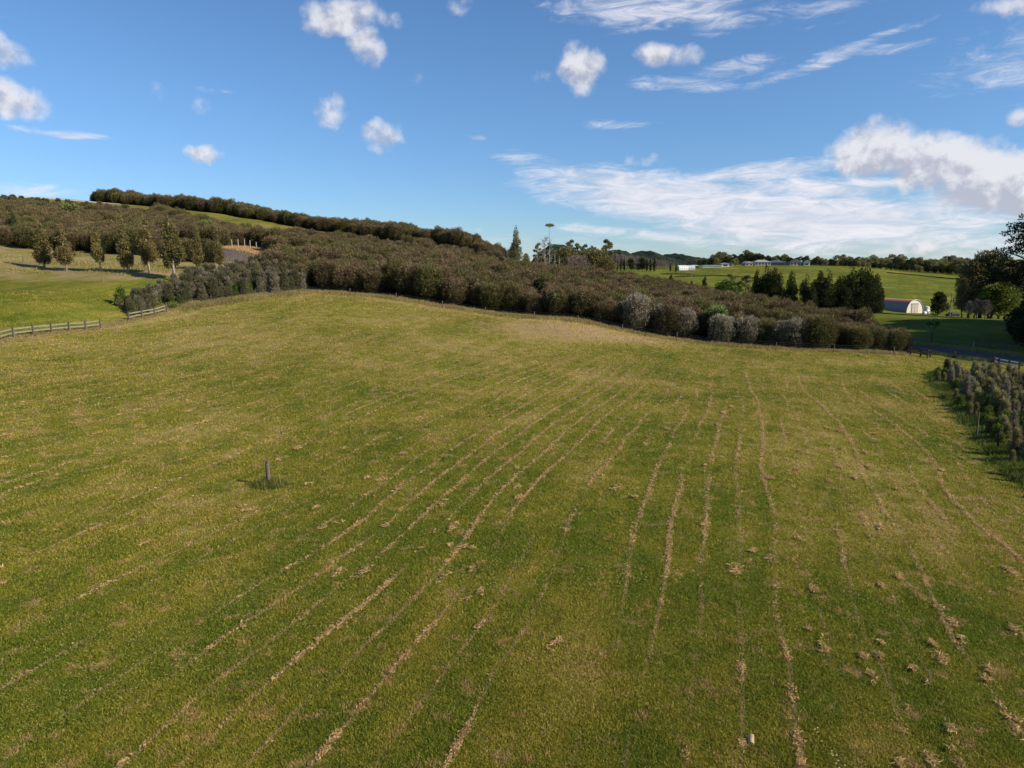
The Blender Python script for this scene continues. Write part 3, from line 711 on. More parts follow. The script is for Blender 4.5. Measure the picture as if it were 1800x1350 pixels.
# bright and dark accents inside the bush
CAB = [mk_cabbage(1), mk_cabbage(2, 3.6, 2), mk_cabbage(3, 2.6, 1)]
for i, (u, Y, s, lab) in enumerate([(1262,108.5,1.45,'large pale green cabbage tree standing above the grey flowering bushes'),(1247,110,1.2,'smaller pale green cabbage tree just left of the large one in the bush'),
        (1066,136,1.35,'yellow-green cabbage tree poking out of the bush right of centre'),(858,170,1.3,'small green cabbage tree in the bush below the tall spire tree'),(688,180,1.5,'lone bright green cabbage tree on the upper bush slope'),
        (365,200,1.6,'cabbage tree in the hillside bush above the conifer row'),(126,195,1.9,'yellow-green cabbage tree on the left hillside above the conifers'),(983,112,1.0,'pale green cabbage tree at the dark gap in the front row'),
        (1566,116,.9,'small cabbage tree at the right tip of the bush beside the road'),(1637,123,1.15,'slim lone cabbage tree standing behind the road fence')]):
    x, y = W(u, Y); plant('cabbage_tree', CAB[i % 3] if Y < 180 else CAB[0], x, y, s, None, lab, 'tree')
DK = [mk_spire(61, M_DARK, 6, 2200, 1.5, .1, M_DTRUNK), mk_broad(62, M_DARK, 5.4, 2600, 2.0, .12, L=.4, Wd=.2, nb=14)]
for u, Y, k, s, lab in [(25,165,0,1.2,'dark slim conifer at the edge of the left hillside bush'),(880,176,1,1.0,'dark round tree inside the bush left of the spire tree'),(718,176,1,1.0,'dark green round shrub tree in the upper bush'),
        (948,120,1,.9,'dark leafy tree low in the bush right of centre'),(1205,128,1,.9,'dark green tree in the bush left of the cabbage trees'),(555,126,0,.85,'dark conifer in the left end of the front bush')]:
    x, y = W(u, Y); plant('dark_tree', DK[k], x, y, s, None, lab, 'tree')
# ------------------------------------------------------------------ conifer row on the left paddock
CON = [mk_spire(40+i, M_CON, 8.4, 7000, 1.35, .16+.05*i, open_=.12+.08*i, ragged=.55, fuzz=.9, lo=.0) for i in range(3)]
row = [(78,124,392,1.18,'broad olive conifer with forked pale trunk, first of the row from the left'),(117,122,398,1.15,'leaning brown conifer, second of the row from the left'),(178,122,393,.86,'slim olive conifer, third of the row from the left'),
       (225,121,384,.84,'slender brown conifer, fourth of the row from the left'),(263,121,380,.92,'dense olive conifer, fifth of the row from the left'),(307,117,374,.98,'tallest conifer of the row, thick white trunk, sixth from the left'),
       (347,126,398,.86,'olive conifer, seventh of the row, just behind the grey shrubs'),(386,128,412,.8,'last and smallest conifer at the right end of the row')]
for i, (u, Y, vt, sx, lab) in enumerate(row):
    x, y = W(u, Y); z = h1(x, y); s = (675-vt)/FPX; zt = H+(CP*s-SP)/(CP+SP*s)*y; hh = (zt-z)/8.4
    plant('conifer', CON[i % 3], x, y, hh, None, lab, 'tree', 'row of conifers on the left paddock', sx=sx).rotation_euler = (random.uniform(-.05, .05), random.uniform(-.06, .06), random.random()*6.28)
# ------------------------------------------------------------------ planted strip behind the left fence
M_STR = mat('strip_olive_foliage', b_two((.065,.070,.030), (.26,.225,.13), .3, rnd=.3), .8, .12)
SHG = [mk_shrub(70+i, M_GREY if i % 2 == 0 else M_STR, 2.7, 3600, 1.0, .24, .055) for i in range(4)]
SHB = [mk_shrub(80, M_GREEN, 2.0, 1500, .85, .26, .10), mk_flax(81, M_GREEN, 1.5, 240)]
xs, ys = scatter(STRIP, 1.25, 12)
o_ = np.argsort(np.arctan2(xs, ys)); fd = segd(xs, ys, LINE_ALL)
cnt = 0
for j in o_:
    x, y = xs[j], ys[j]; u_ = 900+FPX*x/(y*CP+8*SP); q = random.random()
    if fd[j] < 1.6: continue
    ramp_ = min(1.06, .62+(u_-205)/330)
    if q < .40: ms = SHG[random.choice((0, 2))]; lab = 'grey-white flowering shrub'; k = 1.0
    elif q < .86: ms = SHG[random.choice((1, 3))]; lab = 'upright olive-brown shrub'; k = 1.05
    else: ms = SHB[0]; lab = 'bright green leafy shrub'; k = .75
    third = 'left end' if u_ < 300 else ('middle' if u_ < 420 else 'right end')
    RK[lab] = RK.get(lab, 0)+1
    plant('planted_shrub', ms, x, y, (.80+.45*random.random())*k*ramp_, None, '%s, %s of its kind from the left in the fenced strip' % (lab, ordw(RK[lab])), 'shrub', 'shrubs in the planted strip, %s' % third)
for u, Y, s, lab in [(214,101.5,1.35,'bright green bush at the left end of the planted strip'),(305,105,.8,'yellow-green flax clump right of the short rail fence'),(322,107,.9,'yellow-green flax clump at the foot of a grey shrub'),(232,97.5,.7,'small green flax beside the gateway post')]:
    x, y = W(u, Y); plant('green_shrub', SHB[0 if s > 1 else 1], x, y, s, None, lab, 'shrub')
# ------------------------------------------------------------------ young planting on the right
M_BED = mat('young_olive_foliage', b_two((.110,.115,.042), (.36,.32,.15), .45, rnd=.3), .8, .12)
M_BEDB = mat('young_brown_foliage', b_two((.110,.100,.048), (.38,.31,.20), .45, rnd=.3), .8, .12)
M_BEDG = mat('wispy_grey_foliage', b_two((.13,.12,.08), (.48,.42,.33), .4, rnd=.2), .8, .12)
BSH = [mk_shrub(90, M_BED, 2.4, 2200, .62, .2, .05), mk_shrub(91, M_BEDG, 2.3, 2000, .5, .18, .045), mk_shrub(92, M_GREEN, 1.5, 1500, .75, .18, .08), mk_shrub(93, M_BEDB, 2.5, 2400, .62, .2, .05)]
BFX = [mk_flax(95, M_GREEN, 1.1, 200, .6), mk_flax(96, M_LUSHG, 1.0, 320, .8)]
xs, ys = scatter(BED, 1.18, 21, .45); u_ = 900+FPX*xs/(ys*CP+11*SP); kk = (u_ < 1880) & (segd(xs, ys, BED[:7]) > .35)
xs, ys = xs[kk], ys[kk]; ed = segd(xs, ys, BED[:7])
sel = np.argsort(np.hypot(xs, ys))[:290]
for j in sel:
    x, y = xs[j], ys[j]; q = random.random(); e = ed[j] < 1.3
    if e: ms, lab, k = random.choice([(BSH[2], 'low bright green shrub', .8), (BFX[1], 'low tussock of green grass', 1.), (BSH[0], 'small olive shrub', .6)])
    elif q < .36: ms, lab, k = BSH[0], 'upright olive green shrub', 1.
    elif q < .55: ms, lab, k = BSH[1], 'wispy pale grey shrub', 1.
    elif q < .74: ms, lab, k = BSH[3], 'upright brownish shrub', 1.
    elif q < .92: ms, lab, k = BSH[2], 'rounded bright green shrub', 1.
    else: ms, lab, k = BFX[0], 'spiky green flax', 1.1
    loc = 'on the mown field edge' if e else ('near the road' if y > 68 else ('in the middle part' if y > 50 else 'in the nearest part'))
    RK[lab] = RK.get(lab, 0)+1
    plant('young_shrub', ms, x, y, k*(.46+.5*random.random()), None, '%s%s, %s nearest of its kind in the right-hand planting' % ('field-edge ' if e else '', lab, ordw(RK[lab])), 'shrub', 'shrubs of the right-hand planting, %s' % loc)

# ================================================================== trees behind the bush, in the middle
def top_at(u, Y, vt):
    x, y = W(u, Y); z = h1(x, y); s = (675-vt)/FPX; return x, y, H+(CP*s-SP)/(CP+SP*s)*y-z
SPB = mk_spire(101, M_EUC, 13, 5000, 2.1, .10, M_PTRUNK, .30, .5, .6)
x, y, hh = top_at(907, 226, 399); plant('spire_tree', SPB, x, y, hh/13, .3, 'tall narrow dark spire tree against the sky left of the dead trees', 'tree')
D1 = mk_bare(103, 9, 3.0, 500, M_DEAD, M_BARE, .7, 15); D2 = mk_bare(104, 9, 1.4, 120, M_DEAD, M_BARE, .8, 12)
x, y, hh = top_at(957, 222, 414); plant('dead_tree', D1, x, y, hh/9, None, 'bare white dead tree with upswept branches left of the mast-like one', 'dead tree')
# tall mast tree with a small flat crown
def mk_mast(H_=14):
    rs = np.random.RandomState(4); mb = MB(); mb.tube([(0,0,-.3), (.1,0,H_*.5), (0,0,H_)], [.17, .11, .06], 6)
    for i in range(9): a = 2.4*i; l = 1.6-.1*i; mb.tube([(0,0,H_*(.12+.05*i)), (l*.6*math.cos(a), l*.6*math.sin(a), H_*(.13+.05*i)), (l*math.cos(a), l*math.sin(a), H_*(.18+.05*i))], [.07, .05, .02], 4, False)
    cr = crown('crown', M_EUC, [((0,0,H_), (1.05,1.05,.3)), ((.6,.2,H_-.1), (.7,.6,.2)), ((-.5,-.3,H_-.1), (.6,.6,.2)), ((.1,0,H_*.62), (.35,.35,.4))], rs, 460, .4, .16, lo=.1)
    return mb.mesh('trunk', M_DEAD, True), cr
x, y, hh = top_at(965, 222, 396); plant('dead_tree', mk_mast(), x, y, hh/14, 0, 'thin mast-like dead tree topped by one small flat tuft', 'dead tree')
for u, Y, vt, lab in [(945,221,432,'short forked dead tree at the left of the dead group'),(975,220,444,'low dead tree with a pale stem, right of the mast-like one'),(983,219,448,'smallest pale dead stem in front of the olive trees')]:
    x, y, hh = top_at(u, Y, vt); plant('dead_tree', D2, x, y, hh/9, None, lab, 'dead tree')
OL = [mk_broad(110, M_CON, 7, 3000, 3.0, .12, M_TRUNK, .45, .18, 18, .9), mk_broad(111, M_EUC, 7, 3000, 2.8, .12, M_TRUNK, .45, .18, 18, .9), mk_umbrella(112, M_EUC, 11, 1800, 2.4, .4, 10)]
for u, Y, vt, k, lab in [(925,236,446,0,'low olive tree right of the spire tree'),(978,236,443,1,'green tree just behind the dead trunks'),(993,236,437,1,'green rounded tree right of the dead trees'),(1008,232,444,0,'olive tree with mixed bare twigs at centre'),
        (1029,238,440,0,'olive tree in the middle of the skyline clump'),(1042,234,435,0,'broad golden-olive tree in the skyline clump'),(1056,232,440,0,'olive tree at the right of the skyline clump'),(1066,228,452,0,'low olive tree at the right edge of the skyline clump'),
        (1000,250,424,2,'tall thin eucalypt rising above the dark far hill'),(1014,250,430,2,'umbrella-topped eucalypt at centre skyline'),(1024,250,432,2,'second umbrella-topped eucalypt at centre skyline'),(1069,236,424,2,'umbrella pine standing clear at the right of the skyline clump'),
        (1060,240,433,2,'lower umbrella pine left of the clear-standing one'),(944,240,429,2,'small-topped thin tree left of the dead trees'),(985,240,445,0,'olive undergrowth tree behind the pale stems'),(898,232,436,0,'olive tree left of the spire tree')]:
    x, y, hh = top_at(u, Y, vt); plant('skyline_tree', OL[k], x, y, hh/(11 if k == 2 else 7), None, lab, 'tree', 'trees of the centre skyline clump', sx=.9 if k < 2 else .8)
BR0 = mk_bare(120, 7, 3.4, 1500, M_TRUNK, M_BARE, .6, 22)
for u, Y, vt, lab in [(1012,226,450,'bare greyish tree in front of the olive skyline trees'),(1022,226,452,'second bare greyish tree in front of the olive skyline trees'),(1003,225,454,'low bare twiggy tree at the foot of the skyline clump')]:
    x, y, hh = top_at(u, Y, vt); plant('bare_tree', BR0, x, y, max(hh/7, .5), None, lab, 'tree')
# ------------------------------------------------------------------ bare poplar plantation
M_POP = mat('pinkish_poplar_twigs', b_two((.30,.235,.205), (.50,.40,.35), .2, rnd=.15), .9, .1)
PO = [mk_bare(130+i, 11, 1.1, 3000, M_POP, M_POP, 2.2, 26) for i in range(2)]
for i in range(58):
    t = i/57; u = 1072+t*112+random.uniform(-.8, .8); Y = 455-10*t+random.uniform(-4, 4); x, y, hh = top_at(u, Y, 445+t*15+random.uniform(-1.5, 1.5))
    plant('poplar_tree', PO[i % 2], x, y, hh/11, None, 'leafless pinkish poplar, %s from the left in the row below the far hills' % ordw(i+1), 'tree', 'bare poplars of the plantation row')
CO = [mk_column(140, M_DARK, 9, 2000, 1.25), mk_broad(141, M_DARK, 8, 2200, 3.2, .08, nb=16)]
for i, (u, Y, vt, k, lab) in enumerate([(1079,425,457,0,'dark columnar tree at the left end of the poplar row'),(1085,425,459,0,'second dark column by the left end of the poplar row'),(1091,425,458,0,'third dark column by the left end of the poplar row'),
        (1097,425,457,0,'fourth dark column by the left end of the poplar row'),(1110,425,454,1,'round purplish dark tree before the poplars'),(1129,425,452,1,'tall rounded dark tree before the poplars'),(1122,424,462,1,'low dark tree left of the tall rounded one'),
        (1137,422,455,0,'left of three dark columns before the poplars'),(1143,422,454,0,'middle of three dark columns before the poplars'),(1150,422,453,0,'right of three dark columns before the poplars'),
        (1178,418,462,0,'dark column left of the white glasshouses'),(1188,412,464,0,'dark green column at the foot of the glasshouses')]):
    x, y, hh = top_at(u, Y, vt); plant('dark_farm_tree', CO[k], x, y, hh/(9 if k == 0 else 8), None, lab, 'tree')
# ------------------------------------------------------------------ conifers in front of the far paddock
NF = [mk_spire(150+i, M_DARK, 10, 9000, 2.5, .03, M_DTRUNK, .10, .8, .50) for i in range(3)] + [mk_broad(155, M_DARK, 9, 4200, 3.6, .08, nb=20)]
for i, (u, Y, vt, k, sx, lab) in enumerate([(1179,300,481,0,.8,'small dark conifer left of the pale pole on the green slope'),(1215,292,492,0,.8,'small dark conifer beside the pale pole'),(1238,285,486,1,.8,'small conifer standing alone on the green slope'),
        (1328,236,476,2,.62,'leftmost ragged conifer of the dark grove'),(1346,236,468,0,1.0,'tall broad conifer in the left grove'),(1357,234,473,1,.8,'conifer leaning against the tall broad one'),(1366,233,480,2,.7,'lower conifer right of the tall pair'),
        (1388,232,478,1,.62,'slender conifer standing alone between the groves'),(1413,231,484,0,.7,'pointed dark conifer left of the open-crowned one'),(1437,232,478,1,.9,'open-crowned conifer in the middle grove'),(1452,231,477,0,.8,'upright conifer in the middle grove'),
        (1472,231,485,2,.9,'conifer with brownish foliage left of the dense block'),(1492,232,471,0,.95,'dense tall conifer at the left of the last block'),(1508,232,473,1,.9,'dense conifer in the middle of the last block'),(1521,232,472,2,.9,'dense conifer near the right of the last block'),
        (1535,234,483,1,.8,'ragged right-hand conifer next to the curved barn'),(1545,240,500,0,.6,'short conifer beside the back end of the barn'),(1424,229,500,2,.9,'low dark conifer in front of the middle grove'),(1483,229,500,0,.9,'low conifer filling the gap in the last block')]):
    x, y, hh = top_at(u, Y, vt); plant('paddock_conifer', NF[k], x, y, hh/10, None, lab, 'tree', 'dark conifers before the far paddock', sx=sx)
GB = mk_broad(160, M_GREEN, 5, 2600, 3.2, .1, nb=16, L=.45); BU = mk_umbrella(161, M_EUC, 8, 1500, 2.2, .25, 9)
for u, Y, vt, m__, s0, lab in [(1268,262,499,GB,5,'rounded green tree low on the far slope'),(1256,258,506,GB,5,'lower green bush left of the rounded green tree'),(1277,256,494,GB,5,'green tree right of the rounded one'),(1284,262,484,BU,8,'thin open-crowned tree above the green bushes'),
        (1297,256,496,BU,8,'small open tree between green bushes and grove'),(1309,254,486,BU,8,'brownish open tree left of the dark grove'),(1286,252,505,GB,5,'low green bush below the thin open tree')]:
    x, y, hh = top_at(u, Y, vt); plant('slope_tree', m__, x, y, hh/s0, None, lab, 'tree')
# ------------------------------------------------------------------ ridge woodland
RG = [mk_broad(170, M_EUC, 10, 2000, 5.0, .15, nb=18, L=.8, Wd=.4), mk_broad(171, M_DARK, 10, 2000, 5.2, .12, nb=18, L=.8, Wd=.4), mk_umbrella(172, M_DARK, 12, 1600, 5.2, .4, 13, L=.8, Wd=.35), mk_umbrella(173, M_EUC, 12, 1600, 4.4, .45, 12, L=.8, Wd=.35)]
def ridge(u0, u1, n, Y, v0f, kinds, lab, g, names='ridge_tree'):
    for i in range(n):
        u = u0+(u1-u0)*(i+random.random()*.8)/n; k = random.choice(kinds); YY = Y+random.uniform(-8, 12); x, y, hh = top_at(u, YY, v0f(u)+random.uniform(-3, 3.5)-(3 if k > 1 else 0))
        plant(names, RG[k], x, y, max(hh, 4)/(12 if k > 1 else 10), None, lab+', %s from the left' % ordw(i+1), 'tree', g, sx=1.05 if k < 2 else 1.)
vr = lambda u: np.interp(u, [1215,1232,1262,1285,1300,1320,1345,1360,1380,1400,1430,1455,1480,1500,1520,1550,1580,1610,1640,1665,1690,1860], [460,457,447,452,448,444,449,451,449,453,455,457,453,454,451,455,453,457,457,456,457,455])
ridge(1222, 1300, 18, 500, vr, (0,2,3,1), 'dark tree on the ridge left of the farmhouses', 'ridge trees left of the houses')
ridge(1300, 1440, 24, 530, lambda u: vr(u)-1, (0,1,1,3), 'dark rounded tree on the ridge right behind the farmhouses', 'ridge trees behind the houses')
ridge(1430, 1700, 46, 500, vr, (0,1,3,3), 'tall eucalypt in the long woodland right of the houses', 'woodland trees right of the houses')
ridge(1440, 1720, 40, 482, lambda u: vr(u)+10, (0,1,1), 'lower dark tree along the front of the long woodland', 'front woodland trees')
ridge(1690, 1860, 22, 420, lambda u: vr(u)+4, (0,1,3), 'dark woodland tree seen through the tall trees at the far right', 'woodland trees far right')
ridge(1225, 1300, 10, 486, lambda u: vr(u)+6, (0,1), 'low dark shrub tree behind the long white shed', 'low trees behind the white shed')
# ------------------------------------------------------------------ trees at the right by the barn
RT = mk_broad(180, M_DARK, 7, 3600, 3.4, .12, nb=24, flat=.9, L=.45)
x, y, hh = top_at(1648, 248, 516); plant('round_tree', RT, x, y, hh/7, None, 'single dark dome-shaped tree right of the curved barn', 'tree')
BIG = [mk_broad(190, M_EUC, 20, 11000, 6.0, .12, M_TRUNK, .7, .3, 44, 1.0), mk_broad(191, M_CON, 16, 5200, 5.0, .12, M_TRUNK, .7, .3, 34, 1.0), mk_broad(192, M_GREEN, 8, 3200, 3.8, .12, M_TRUNK, .6, .28, 20)]
for u, Y, vt, k, h0, sx, lab in [(1722,226,440,0,20,.9,'big tall eucalypt, highest of the group right of the power pole'),(1702,226,456,1,16,.8,'slim paler tree at the left of the tall eucalypt group'),(1742,224,444,0,20,.8,'eucalypt joined to the right of the highest one'),
        (1690,224,485,1,16,.55,'thin pale willow-like tree beside the power pole'),(1765,220,470,1,16,.9,'brown-olive tree behind the green one at right'),(1755,212,498,2,8,1.0,'yellow-green round tree below the tall eucalypts'),(1738,213,505,2,8,.8,'lower yellow-green tree left of the round one'),
        (1786,215,480,0,20,.7,'dark olive tree by the right picture edge'),(1712,222,500,1,16,.8,'dark undergrowth tree below the tall eucalypts'),(1735,220,512,1,16,.7,'dark lower tree behind the bare grey one')]:
    x, y, hh = top_at(u, Y, vt); plant('tall_tree', BIG[k], x, y, hh/h0, None, lab, 'tree', sx=sx*1.35)
BG = mk_bare(195, 8, 2.9, 3200, M_TRUNK, mat('grey_twigs', b_two((.13,.12,.10), (.24,.22,.19), 0), .9), .8, 30)
for u, Y, vt, lab in [(1716,200,527,'leafless grey bush tree in front of the tall eucalypts'),(1703,202,530,'left lower leafless grey bush'),(1731,199,528,'right lower leafless grey bush')]:
    x, y, hh = top_at(u, Y, vt); plant('bare_bush', BG, x, y, hh/8, None, lab, 'bare bush')
# tall pine with layered limbs and dark stand at the right edge
PN = mk_umbrella(200, M_DARK, 24, 8500, 8.6, .36, 38, M_TRUNK, 0, .20, .6, .24)
x, y, hh = top_at(1812, 170, 374); plant('tall_pine', PN, x, y, hh/24, 2.2, 'tall pine with separate layered limbs reaching in at the right edge', 'tree')
MC = [mk_broad(205, M_DARK, 17, 9000, 8.5, .05, M_DTRUNK, .9, .4, 46, .7), mk_broad(206, M_DARK, 9, 5200, 5.4, .03, M_DTRUNK, .7, .32, 26, .8)]
for u, Y, hh, k, lab in [(1862,150,16,0,'huge dark macrocarpa at the right picture edge behind the road'),(1880,170,20,0,'second dark macrocarpa behind the huge one'),(1822,132,9,1,'low dark spreading tree at the right edge above the road rails'),
        (1790,150,5.5,1,'dark low bush before the macrocarpa'),(1806,128,5,1,'dark shrub mass right behind the far road rails')]:
    x, y = W(u, Y); plant('macrocarpa', MC[k], x, y, hh/(17 if k == 0 else 9), None, lab, 'tree')
# shelter belt beyond the right edge; the dark paddock lies in its shade
for i, (x, y, hh) in enumerate([(101,94,29),(104,101,33),(108,108,34),(112,116,33),(120,122,32),(137,128,27),(133,138,29),(141,148,30),(139,158,31),(145,168,31),(150,178,30),(152,106,26),(160,140,30),(165,160,32),(128,108,24),(121,132,27),(127,142,29)]):
    plant('shelter_belt_tree', MC[0], x, y, hh/17, None, 'dark shelter belt tree beyond the right edge shading the valley paddock, %s of the belt' % ordw(i+1), 'tree', 'shelter belt at the far right', sx=.9)
# ------------------------------------------------------------------ far hills
def hill(name, prof, Y, depth, label, base=-4, tree=3.):
    us = np.array([p[0] for p in prof]); vs = np.array([p[1] for p in prof])
    U = np.arange(us[0], us[-1], .9); vv = np.interp(U, us, vs); n = len(U); m_ = 26
    s = (675-vv)/FPX; zt = H+(CP*s-SP)/(CP+SP*s)*Y; V = []
    for j in range(m_):
        f = j/(m_-1)*2-1; yy = Y+f*depth; x = (U-900)/FPX*(Y*CP-(zt-H)*SP)*np.ones(n); k = math.cos(f*math.pi/2)**1.3
        bump = (fbm(x, np.full(n, yy), .11, 3, 2)-.5)*2*tree*min(1, k*3)
        z = base+(zt-tree*.3-base)*k+bump; V.append(np.stack([x, np.full(n, yy), z], 1))
    V = np.concatenate(V); a, b = np.meshgrid(np.arange(n-1), np.arange(m_-1)); a = a.ravel(); b = b.ravel()
    F = np.stack([b*n+a, b*n+a+1, (b+1)*n+a+1, (b+1)*n+a], 1)
    tag(link(name, mesh_np(name, V, F, [M_HILL], smooth=False)), label, kind='structure')
hill('far_hills', [(1020,470),(1040,455),(1060,447),(1090,443),(1104,446),(1118,443),(1130,440),(1141,442),(1152,447),(1163,450),(1172,447),(1184,445),(1196,448),(1215,452),(1240,456),(1262,460),(1300,466),(1340,475)], 1500, 330, 'blue-green forested far hills with two rounded tops')
hill('dark_hill', [(930,462),(945,447),(955,437),(966,430),(978,428),(990,430),(1000,436),(1015,441),(1035,441),(1060,440),(1080,439),(1092,440),(1104,447),(1125,453),(1160,462),(1200,470)], 800, 170, 'dark pine-covered hill behind the dead trees', tree=3.5)
hill('low_range', [(560,474),(700,462),(900,459),(1150,460),(1250,460),(1500,461),(1650,458),(1720,456),(1790,458),(1850,457),(2100,458),(2400,470)], 2200, 300, 'low forested range along the far horizon')
hill('left_range', [(-1600,472),(-1200,458),(-600,455),(0,458),(560,460),(800,474)], 2600, 300, 'low range hidden behind the left hill')

# ================================================================== fences
def rail_fence(line, label, wood_p, wood_r, post_h=1.22, n_mid=None, rails=(.95,.52), cut=None, posts=None, rail_h=.16, side=-1):
    pts = posts or line
    P3 = [(x, y, h1(x, y)) for x, y in pts]; o = empty('rail_fence', P3[0], 0, 1, label, 'fence')
    base = Vector(P3[0])
    for x, y, z in P3:
        MB().box((x-base.x, y-base.y, z-base.z+post_h/2-.15), (.16, .16, post_h+.3)).obj('post', wood_p, o)
    for a, b in zip(P3[:-1], P3[1:]):
        d = (Vector(b)-Vector(a)).normalized(); nrm = Vector((d.y, -d.x, 0)).normalized()*(.105*side)
        for rz in rails:
            MB().bar(Vector(a)-base+nrm+Vector((0,0,rz))+d*.01, Vector(b)-base+nrm+Vector((0,0,rz))-d*.01, .045, rail_h).obj('rail', wood_r, o)
    return o
rail_fence(FENCE_L, 'long two-rail timber fence along the left edge of the mown field', M_POST, M_RAIL)
rail_fence(FENCE_L2, 'short two-rail timber fence right of the gateway gap at left', M_POST, M_RAIL)
rail_fence(WL([(1596,100.5),(1600,99.2),(1618,97.8),(1630,96.8),(1635,98.2)]), 'dark-stained two-rail fence at the left end of the road', M_DPOST, M_DPOST, 1.15, rails=(1.0,.45), rail_h=.14)
rail_fence(WL([(1746,95.5),(1755,94),(1773,92),(1791,90)]), 'white-topped two-rail fence at the near side of the road', M_DPOST, M_WHITEW, 1.05, rails=(.92,.5), rail_h=.15)
rail_fence(WL([(1718,121),(1740,118),(1768,114),(1771,112)]), 'thin grey rail fence on the far side of the road', M_POST, M_POST, 1.1, rails=(1.0,.5), rail_h=.1)
rail_fence(WL([(1740,124),(1762,120),(1790,119),(1830,119)]), 'second thin grey rail fence running right towards the dark trees', M_POST, M_POST, 1.1, rails=(1.0,.5), rail_h=.1)
def wire_fence(line, sp, label, post_m, ph=1.15, pr=.07, wires=4, shift=0):
    L_ = [Vector(p) for p in line]; pts = []; acc = 0.
    for a, b in zip(L_[:-1], L_[1:]):
        l = (b-a).length; t = acc
        while t < l: p = a.lerp(b, t/l); pts.append((p.x, p.y)); t += sp*random.uniform(.85, 1.15)
        acc = t-l
    P3 = [Vector((x, y, h1(x, y))) for x, y in pts]; o = empty('wire_fence', P3[0], 0, 1, label, 'fence'); b0 = P3[0]
    for p in P3:
        q = p-b0; hh = ph*random.uniform(.92, 1.08); MB().tube([q+Vector((0,0,-.25)), q+Vector((random.uniform(-.03,.03), 0, hh))], [pr, pr*.92], 7).obj('post', post_m, o)
    for k in range(wires):
        mb = MB(); z = ph*(.92-.22*k)
        mb.tube([p-b0+Vector((0,0,z)) for p in P3], .004, 3); mb.obj('wire', M_WIRE, o)
    return o
off = [(x+.3, y-1.0) for x, y in TREELINE]
wire_fence(EDGE_STRIP+off[1:], 7.5, 'post and wire fence between the mown field and the bush', M_POST)
wire_fence(WL([(408,158),(424,158.5),(440,158.5),(456,158),(474,157)]), 1.42, 'row of white posts on the straw-coloured bank above the driveway', mat('bleached_post_wood', b_wood((.62,.56,.50), (.42,.38,.33)), .9), 1.9, .075, 3)
wire_fence(WL([(1600,124),(1650,121),(1690,118),(1712,116)]), 1.9, 'thin pale stakes and wires along the far road verge', M_POST, 1.1, .035, 4)
wire_fence(WL([(-40,135),(20,131),(60,129),(100,128)]), 6, 'wire fence across the rough ground at the far left', M_POST)
# ------------------------------------------------------------------ single posts
def post(u, Y, hgt_, r_, label, m_=M_POST, cat='post', name='post', cap=False):
    x, y = W(u, Y); o = empty('wooden_'+name, (x, y, h1(x, y)), 0, 1, label, cat)
    MB().tube([(0,0,-.3), (.012,0,hgt_*.35), (-.008,.01,hgt_*.7), (.01,0,hgt_)], [r_*1.02, r_, r_*.99, r_*.95], 14).obj('shaft', m_, o, False)
    return o
po = post(472, 32.3, 1.2, .10, 'lone weathered round wooden post standing in the mown field')
for z in (.88, 1.02):
    MB().tube([( .108*math.cos(a*.5), .108*math.sin(a*.5), z+.004*math.sin(a)) for a in range(13)]+[(.108,0,z)], .005, 4).obj('wire_loop', M_WIRE, po)
post(1710, 112, 1.35, .11, 'stout pale post at the far verge of the road', M_RAIL)
post(1716, 45.5, 1.7, .06, 'tall stake among the shrubs at the right, farther one', M_POST)
post(1752, 41.5, 1.5, .06, 'dark stake among the shrubs at the right, nearer one', M_DPOST)
post(179, 112, .9, .05, 'thin short stake on the green paddock left of the shrubs')
# red marker on the road edge
x, y = W(1678, 101); o = empty('road_marker', (x, y, h1(x, y)), 0, 1, 'small dark red marker post on the near edge of the road', 'marker post')
MB().box((0,0,.45), (.16,.10,1.0)).obj('shaft', M_RED, o); MB().box((-.18,0,.12), (.30,.28,.24)).obj('foot', M_DPOST, o)
# split block of wood lying in the foreground
def b_(mb, c, d): return mb.box(c, d)
x, y = W(1320, 14.08); z = h1(x, y)
mb = MB(); n_ = 7; L_ = .26
for e in (0, 1):
    for i in range(n_):
        a = math.pi*i/(n_-1); r_ = .072*(1+.06*math.sin(5*i+e)); mb.v.append(((e-.5)*L_+.012*math.sin(3*i), r_*math.cos(a), r_*.85*math.sin(a)+.0))
for i in range(n_-1): mb.f.append((i, i+1, n_+i+1, n_+i))
mb.f += [tuple(range(n_-1, -1, -1)), tuple(range(n_, 2*n_)), (0, n_, 2*n_-1, n_-1)]
o = mb.obj('wood_chunk', M_BLOCK); o.location = (x, y, z+.045); o.rotation_euler = (R(-14), R(-6), R(72))
tag(o, 'small split chunk of pale wood lying on the grass in the foreground', 'wood chunk')
# ------------------------------------------------------------------ curved barn
bxw, byw = W(1608, 261); E = Vector((.26, -.966)); BL, BW_, BH = 15.2, 3.75, 5.0
c0 = Vector((bxw, byw)); zb = min(h1(c0.x, c0.y), h1(c0.x-E.x*BL, c0.y-E.y*BL))-.1
barn = empty('curved_barn', (c0.x, c0.y, zb), math.atan2(E.y, E.x), 1, 'half-round corrugated barn with rusty top and pale end wall in the valley', 'barn')
NA = 20; arc = [(BW_*math.cos(math.pi*i/NA)*(1+.06*math.sin(math.pi*i/NA)), BH*math.sin(math.pi*i/NA)**.92) for i in range(NA+1)]
mb = MB(); nx = 90
for j in range(nx+1):
    xx = -BL*j/nx; rb = .035*math.sin(j*1.9)
    for (a, z_) in arc: k = 1+rb/4; mb.v.append((xx, a*k, z_*k))
for j in range(nx):
    for i in range(NA): p = j*(NA+1)+i; mb.f.append((p, p+1, p+NA+2, p+NA+1))
mb.obj('shell', M_BARN, barn)
for nm, xx in (('end_wall', -.12), ('end_wall', -BL+.12)):
    m2 = MB(); m2.poly([(xx, a*.985, z_*.985) for a, z_ in (arc if xx > -1 else arc[::-1])]); m2.obj(nm, M_BEND, barn)
